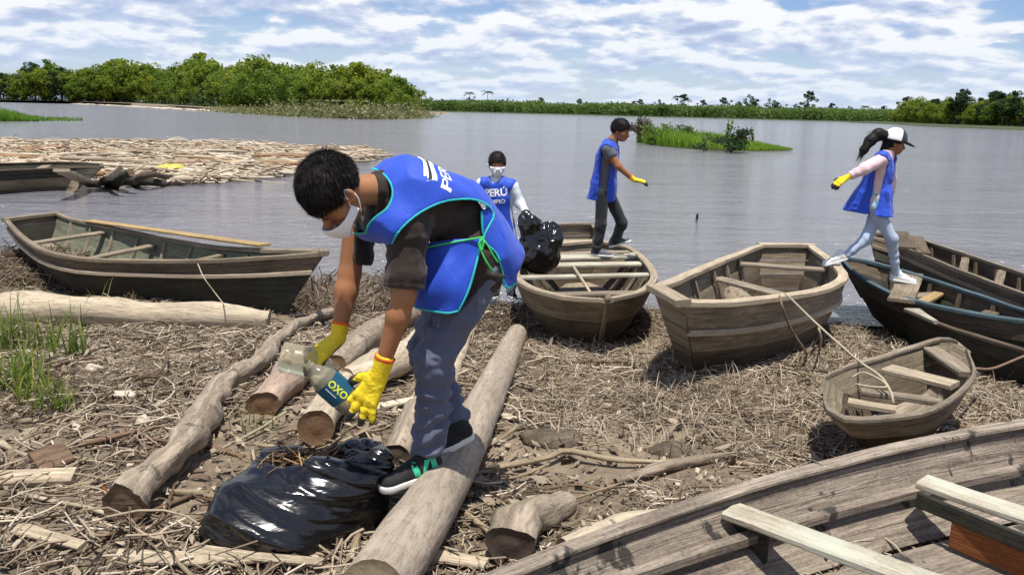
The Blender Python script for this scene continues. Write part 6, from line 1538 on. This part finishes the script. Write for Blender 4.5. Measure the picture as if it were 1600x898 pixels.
    for txt, size, dz, dx in vest.get('text', ()):
        v2, fc = text_mesh(txt, size, .03); n_ = unit(fw * 1.0); V = []
        rx = np.cross(spine, n_)
        for x, yy in v2:
            p = P['che'] + spine * (dz + yy) + rx * (x + dx) + n_ * .3 - R0; hit = bv.ray_cast(Vector(p), Vector(-n_), .5); V.append(np.array(hit[0]) + n_ * .004 if hit[0] is not None else p - n_ * .18)
        o = mk('lettering', V, fc, M['white'], None); o.parent = v_
    if mask:
        o = T_(0, 0, 0)
        def mreg(p):
            x, yy, z = ((p - o) @ A.T / hs).T
            return np.maximum.reduce([z + .020, -.122 - z, .0 - yy]) * hs
        sdf_obj('face_mask', inter(shell(grow(su(hp, .018), 0), .003, .006), mreg), [T_(-.08, 0, -.13), T_(.08, .12, 0)], .04, .006, M['mask'], root)
    else:
        for q in (-1, 1): tube('eyebrow', [T_(q * .014, .099, .016), T_(q * .054, .082, .018)], [.004, .003], M['hair'], root, 5)
    for g_ in gl:      # (side, direction, back normal, curl, thumb)
        a, d_, pn, cu, tb = g_; wr = P['wr' + a]; glove(root, wr + unit(wr - P['el' + a]) * .03, d_, pn, .95, .0055, cu, tb, .15, arm=P['el' + a] - wr)
    for a, toe, upv in feet:
        tp = U(toe[0], toe[1], y + toe[2]); an = P['an' + a]; d_ = unit((tp - an) * [1, 1, 1]); shoe(root, an - [0, 0, .075] - d_ * .055 if not upv else an - np.array(upv) * .075 - d_ * .05, (an - [0, 0, .075] if not upv else an - np.array(upv) * .075) + unit(tp - (an - np.array(upv or (0, 0, 1)) * .075)) * .19, upv or (0, 0, 1), .95, .006, M[shoem], M['whiteshoe'])
    return root, P, T_, A, lat, spine, fw
yb = float(G(940, 398, .50)[1])
figure('teenage boy in charcoal trousers standing in the boat, one gloved arm held out', yb,
       dict(hc=(970, 203, .0), nk=(957, 219, 0), che=(950, 246, .0), pel=(944, 298, .02), sN=(949, 233, -.14), sF=(955, 231, .15), elN=(966, 260, -.17), wrN=(987, 278, -.16), elF=(954, 262, .17), wrF=(956, 288, .14),
            hipN=(941, 303, -.05), hipF=(950, 302, .09), knN=(939, 350, -.06), anN=(931, 392, -.04), knF=(972, 348, .10), anF=(961, 377, .22)),
       (.22, -.1, .97), (.80, -.35, -.50), 'greytee', 'vest', 'blacktrs', 'greytee', vest=dict(flare=.0, hem=.10, gap=.040, ff=.95, fold=.013, back=.09), gl=(('N', (.95, -.1, -.12), (.1, -.2, .95), (.45, .5, .5, .55), -1),),
       feet=(('N', (952, 402, -.1), None), ('F', (985, 378, .2), None)), th=(.068, .058, .054), bw=.112, tee_s=.45)
yg = float(G(1400, 440, .48)[1])
YR = float(G(1308, 418, .60)[1]) - yg - .05
gr, GP, GT_, GA, glat, gsp, gfw = figure('young woman in a white cap and pale leggings stepping between two boats', yg,
       dict(hc=(1398, 222, .0), nk=(1386, 240, 0), che=(1380, 266, .0), pel=(1370, 314, .0), sN=(1377, 250, -.12), sF=(1387, 248, .13), elN=(1350, 264, -.20), wrN=(1328, 275, -.2), elF=(1392, 280, .16), wrF=(1391, 300, .05),
            hipN=(1366, 322, -.045), hipF=(1374, 322, .07), knN=(1394, 374, -.08), anN=(1400, 429, -.02), knF=(1353, 374, YR * .55), anF=(1322, 398, YR)),
       (.20, .0, .98), (.92, -.15, -.35), 'pinktop', 'vest', 'leggings', 'whiteshoe', sleeve='long', vest=dict(flare=.04, hem=.13, gap=.024, ff=1.1, tie=True, fold=.013, back=.20), gl=(('N', (-.8, -.1, -.5), (-.3, -.5, .8), (.5, .5, .6, .6), 1),),
       feet=(('N', (1440, 446, -.05), None), ('F', (1299, 414, YR), (.25, 0, .97))), th=(.066, .052, .036), bw=.095, hs=.90)
def cap_and_tail():
    A = GA; lf, fwd, up = A; s = .9; o = GT_(0, 0, 0)
    R0 = np.array(gr.location)
    f = ell(GT_(0, -.008, .020), A, np.array([.104, .122, .127]) * s)
    reg = lambda p: (.012 - (p - o) @ up)
    front = lambda p: .030 - (p - o) @ fwd
    sdf_obj('cap_crown', inter(f, reg), [GT_(0, 0, 0)], .14, .006, M['white'], gr)
    sdf_obj('cap_front', inter(grow(f, .004), reg, front), [GT_(0, 0, 0)], .14, .006, M['blacktrs'], gr)
    br = inter(ell(GT_(0, .115, .016), np.array([lf, unit(fwd - up * .25), unit(up + fwd * .25)]), (.070, .085, .010)), half(GT_(0, .08, 0), -fwd))
    sdf_obj('cap_brim', br, [GT_(0, .1, 0)], .12, .005, M['blacktrs'], gr)
    hp = [U(1384, 213, yg), U(1372, 210, yg - .01), U(1360, 220, yg - .03), U(1350, 234, yg - .04), U(1345, 243, yg - .04)]
    f = su([cap(hp[i], hp[i+1], (.045, .052, .046, .034)[i], (.052, .046, .034, .012)[i]) for i in range(4)], .02)
    pt_o = sdf_obj('ponytail', folds(f, .006, 40, 3, stretch=(.6, 1, 1)), hp, .08, .007, M['hair'], gr)
    r = np.random.default_rng(8); C = catmull(hp, 30); V = []
    for k in range(900):
        i = r.integers(0, 24); o_ = r.normal(size=3); o_ /= np.linalg.norm(o_); a_ = C[i] + o_ * .043 * (1 - i / 45); d_ = unit(C[min(i + 5, 29)] - C[i]); s_ = unit(np.cross(d_, o_)); L_ = r.uniform(.06, .16)
        V += [a_ - s_ * .0022, a_ + s_ * .0022, a_ + d_ * L_ + o_ * .012 + [0, 0, -.01]]
    hs_ = mk('hair_strands', np.array(V) - R0, np.arange(len(V)).reshape(-1, 3), M['hair'], None, smooth=False); hs_.parent = pt_o; hs_['kind'] = 'stuff'
    f = su([cap(GT_(0, -.05, -.01), GT_(0, -.075, -.10), .055, .04), cap(GT_(0, -.02, -.02), GT_(0, -.05, -.05), .07, .05)], .02); sdf_obj('hair_back', f, [GT_(0, -.05, -.05)], .13, .008, M['hair'], gr)
    sdf_obj('collar', inter(shell(cap(GP['nk'] - gsp * .02, GP['nk'] + gsp * .03, .058, .052), .0, .008), half(GP['nk'] + gsp * .03, gsp)), [GP['nk']], .1, .006, M['pinktop'], gr)
cap_and_tail()
ym = 8.35
mr, MP, MT_, MA, mlat, msp, mfw = figure('boy in a white face mask holding a crumpled black bag behind the bending man', ym,
       dict(hc=(777, 256, .0), nk=(776, 277, .02), che=(779, 308, .02), pel=(784, 368, .04), sN=(801, 291, -.02), sF=(752, 288, .04), elN=(812, 318, -.02), wrN=(823, 334, -.14), elF=(742, 322, .0), wrF=(748, 352, -.12),
            hipN=(796, 374, .02), hipF=(774, 374, .04), knN=(800, 418, -.04), anN=(798, 455, .02), knF=(776, 418, -.02), anF=(774, 456, .02)),
       (.0, -.10, .99), (.10, -.98, -.12), 'white_cloth', 'vest', 'white_cloth', 'shoe', skin='skin_dk', sleeve='long', mask=True, vest=dict(flare=.03, hem=.22, gap=.035, ff=.9, text=(('PERÚ', .100, .03, .0), ('LIMPIO', .058, -.045, .0)), fold=.006),
       gl=(('N', (.3, -.4, -.8), (.3, -.6, .5), (.8, .8, .8, .8), 1),), feet=(('N', (806, 468, -.2), None), ('F', (768, 468, -.2), None)), bw=.125, hs=.95)
def small_bag():
    I = np.eye(3); y = ym - .25; c = U(843, 392, y); root = empty('garbage_bag', U(845, 424, y), 'crumpled black garbage bag hanging from the masked boy hand over the boat', 'bag')
    f = su([ell(c, I, (.19, .15, .20)), ell(U(830, 352, y), I, (.11, .09, .09)), ell(U(858, 372, y), I, (.12, .10, .14)), cap(U(824, 338, y), U(838, 372, y), .04, .10)], .05)
    f = rotfold(f, .026, 7, I, (1, 1, .8), 3); f = rotfold(f, .012, 15, I, (1, 1, .7), 5); f = rotfold(f, .005, 33, I, (1, 1, .8), 6)
    sdf_obj('bag_film', f, [c - [.2, .2, .25], c + [.2, .2, .36]], .04, .009, M['bag'], root)
small_bag()
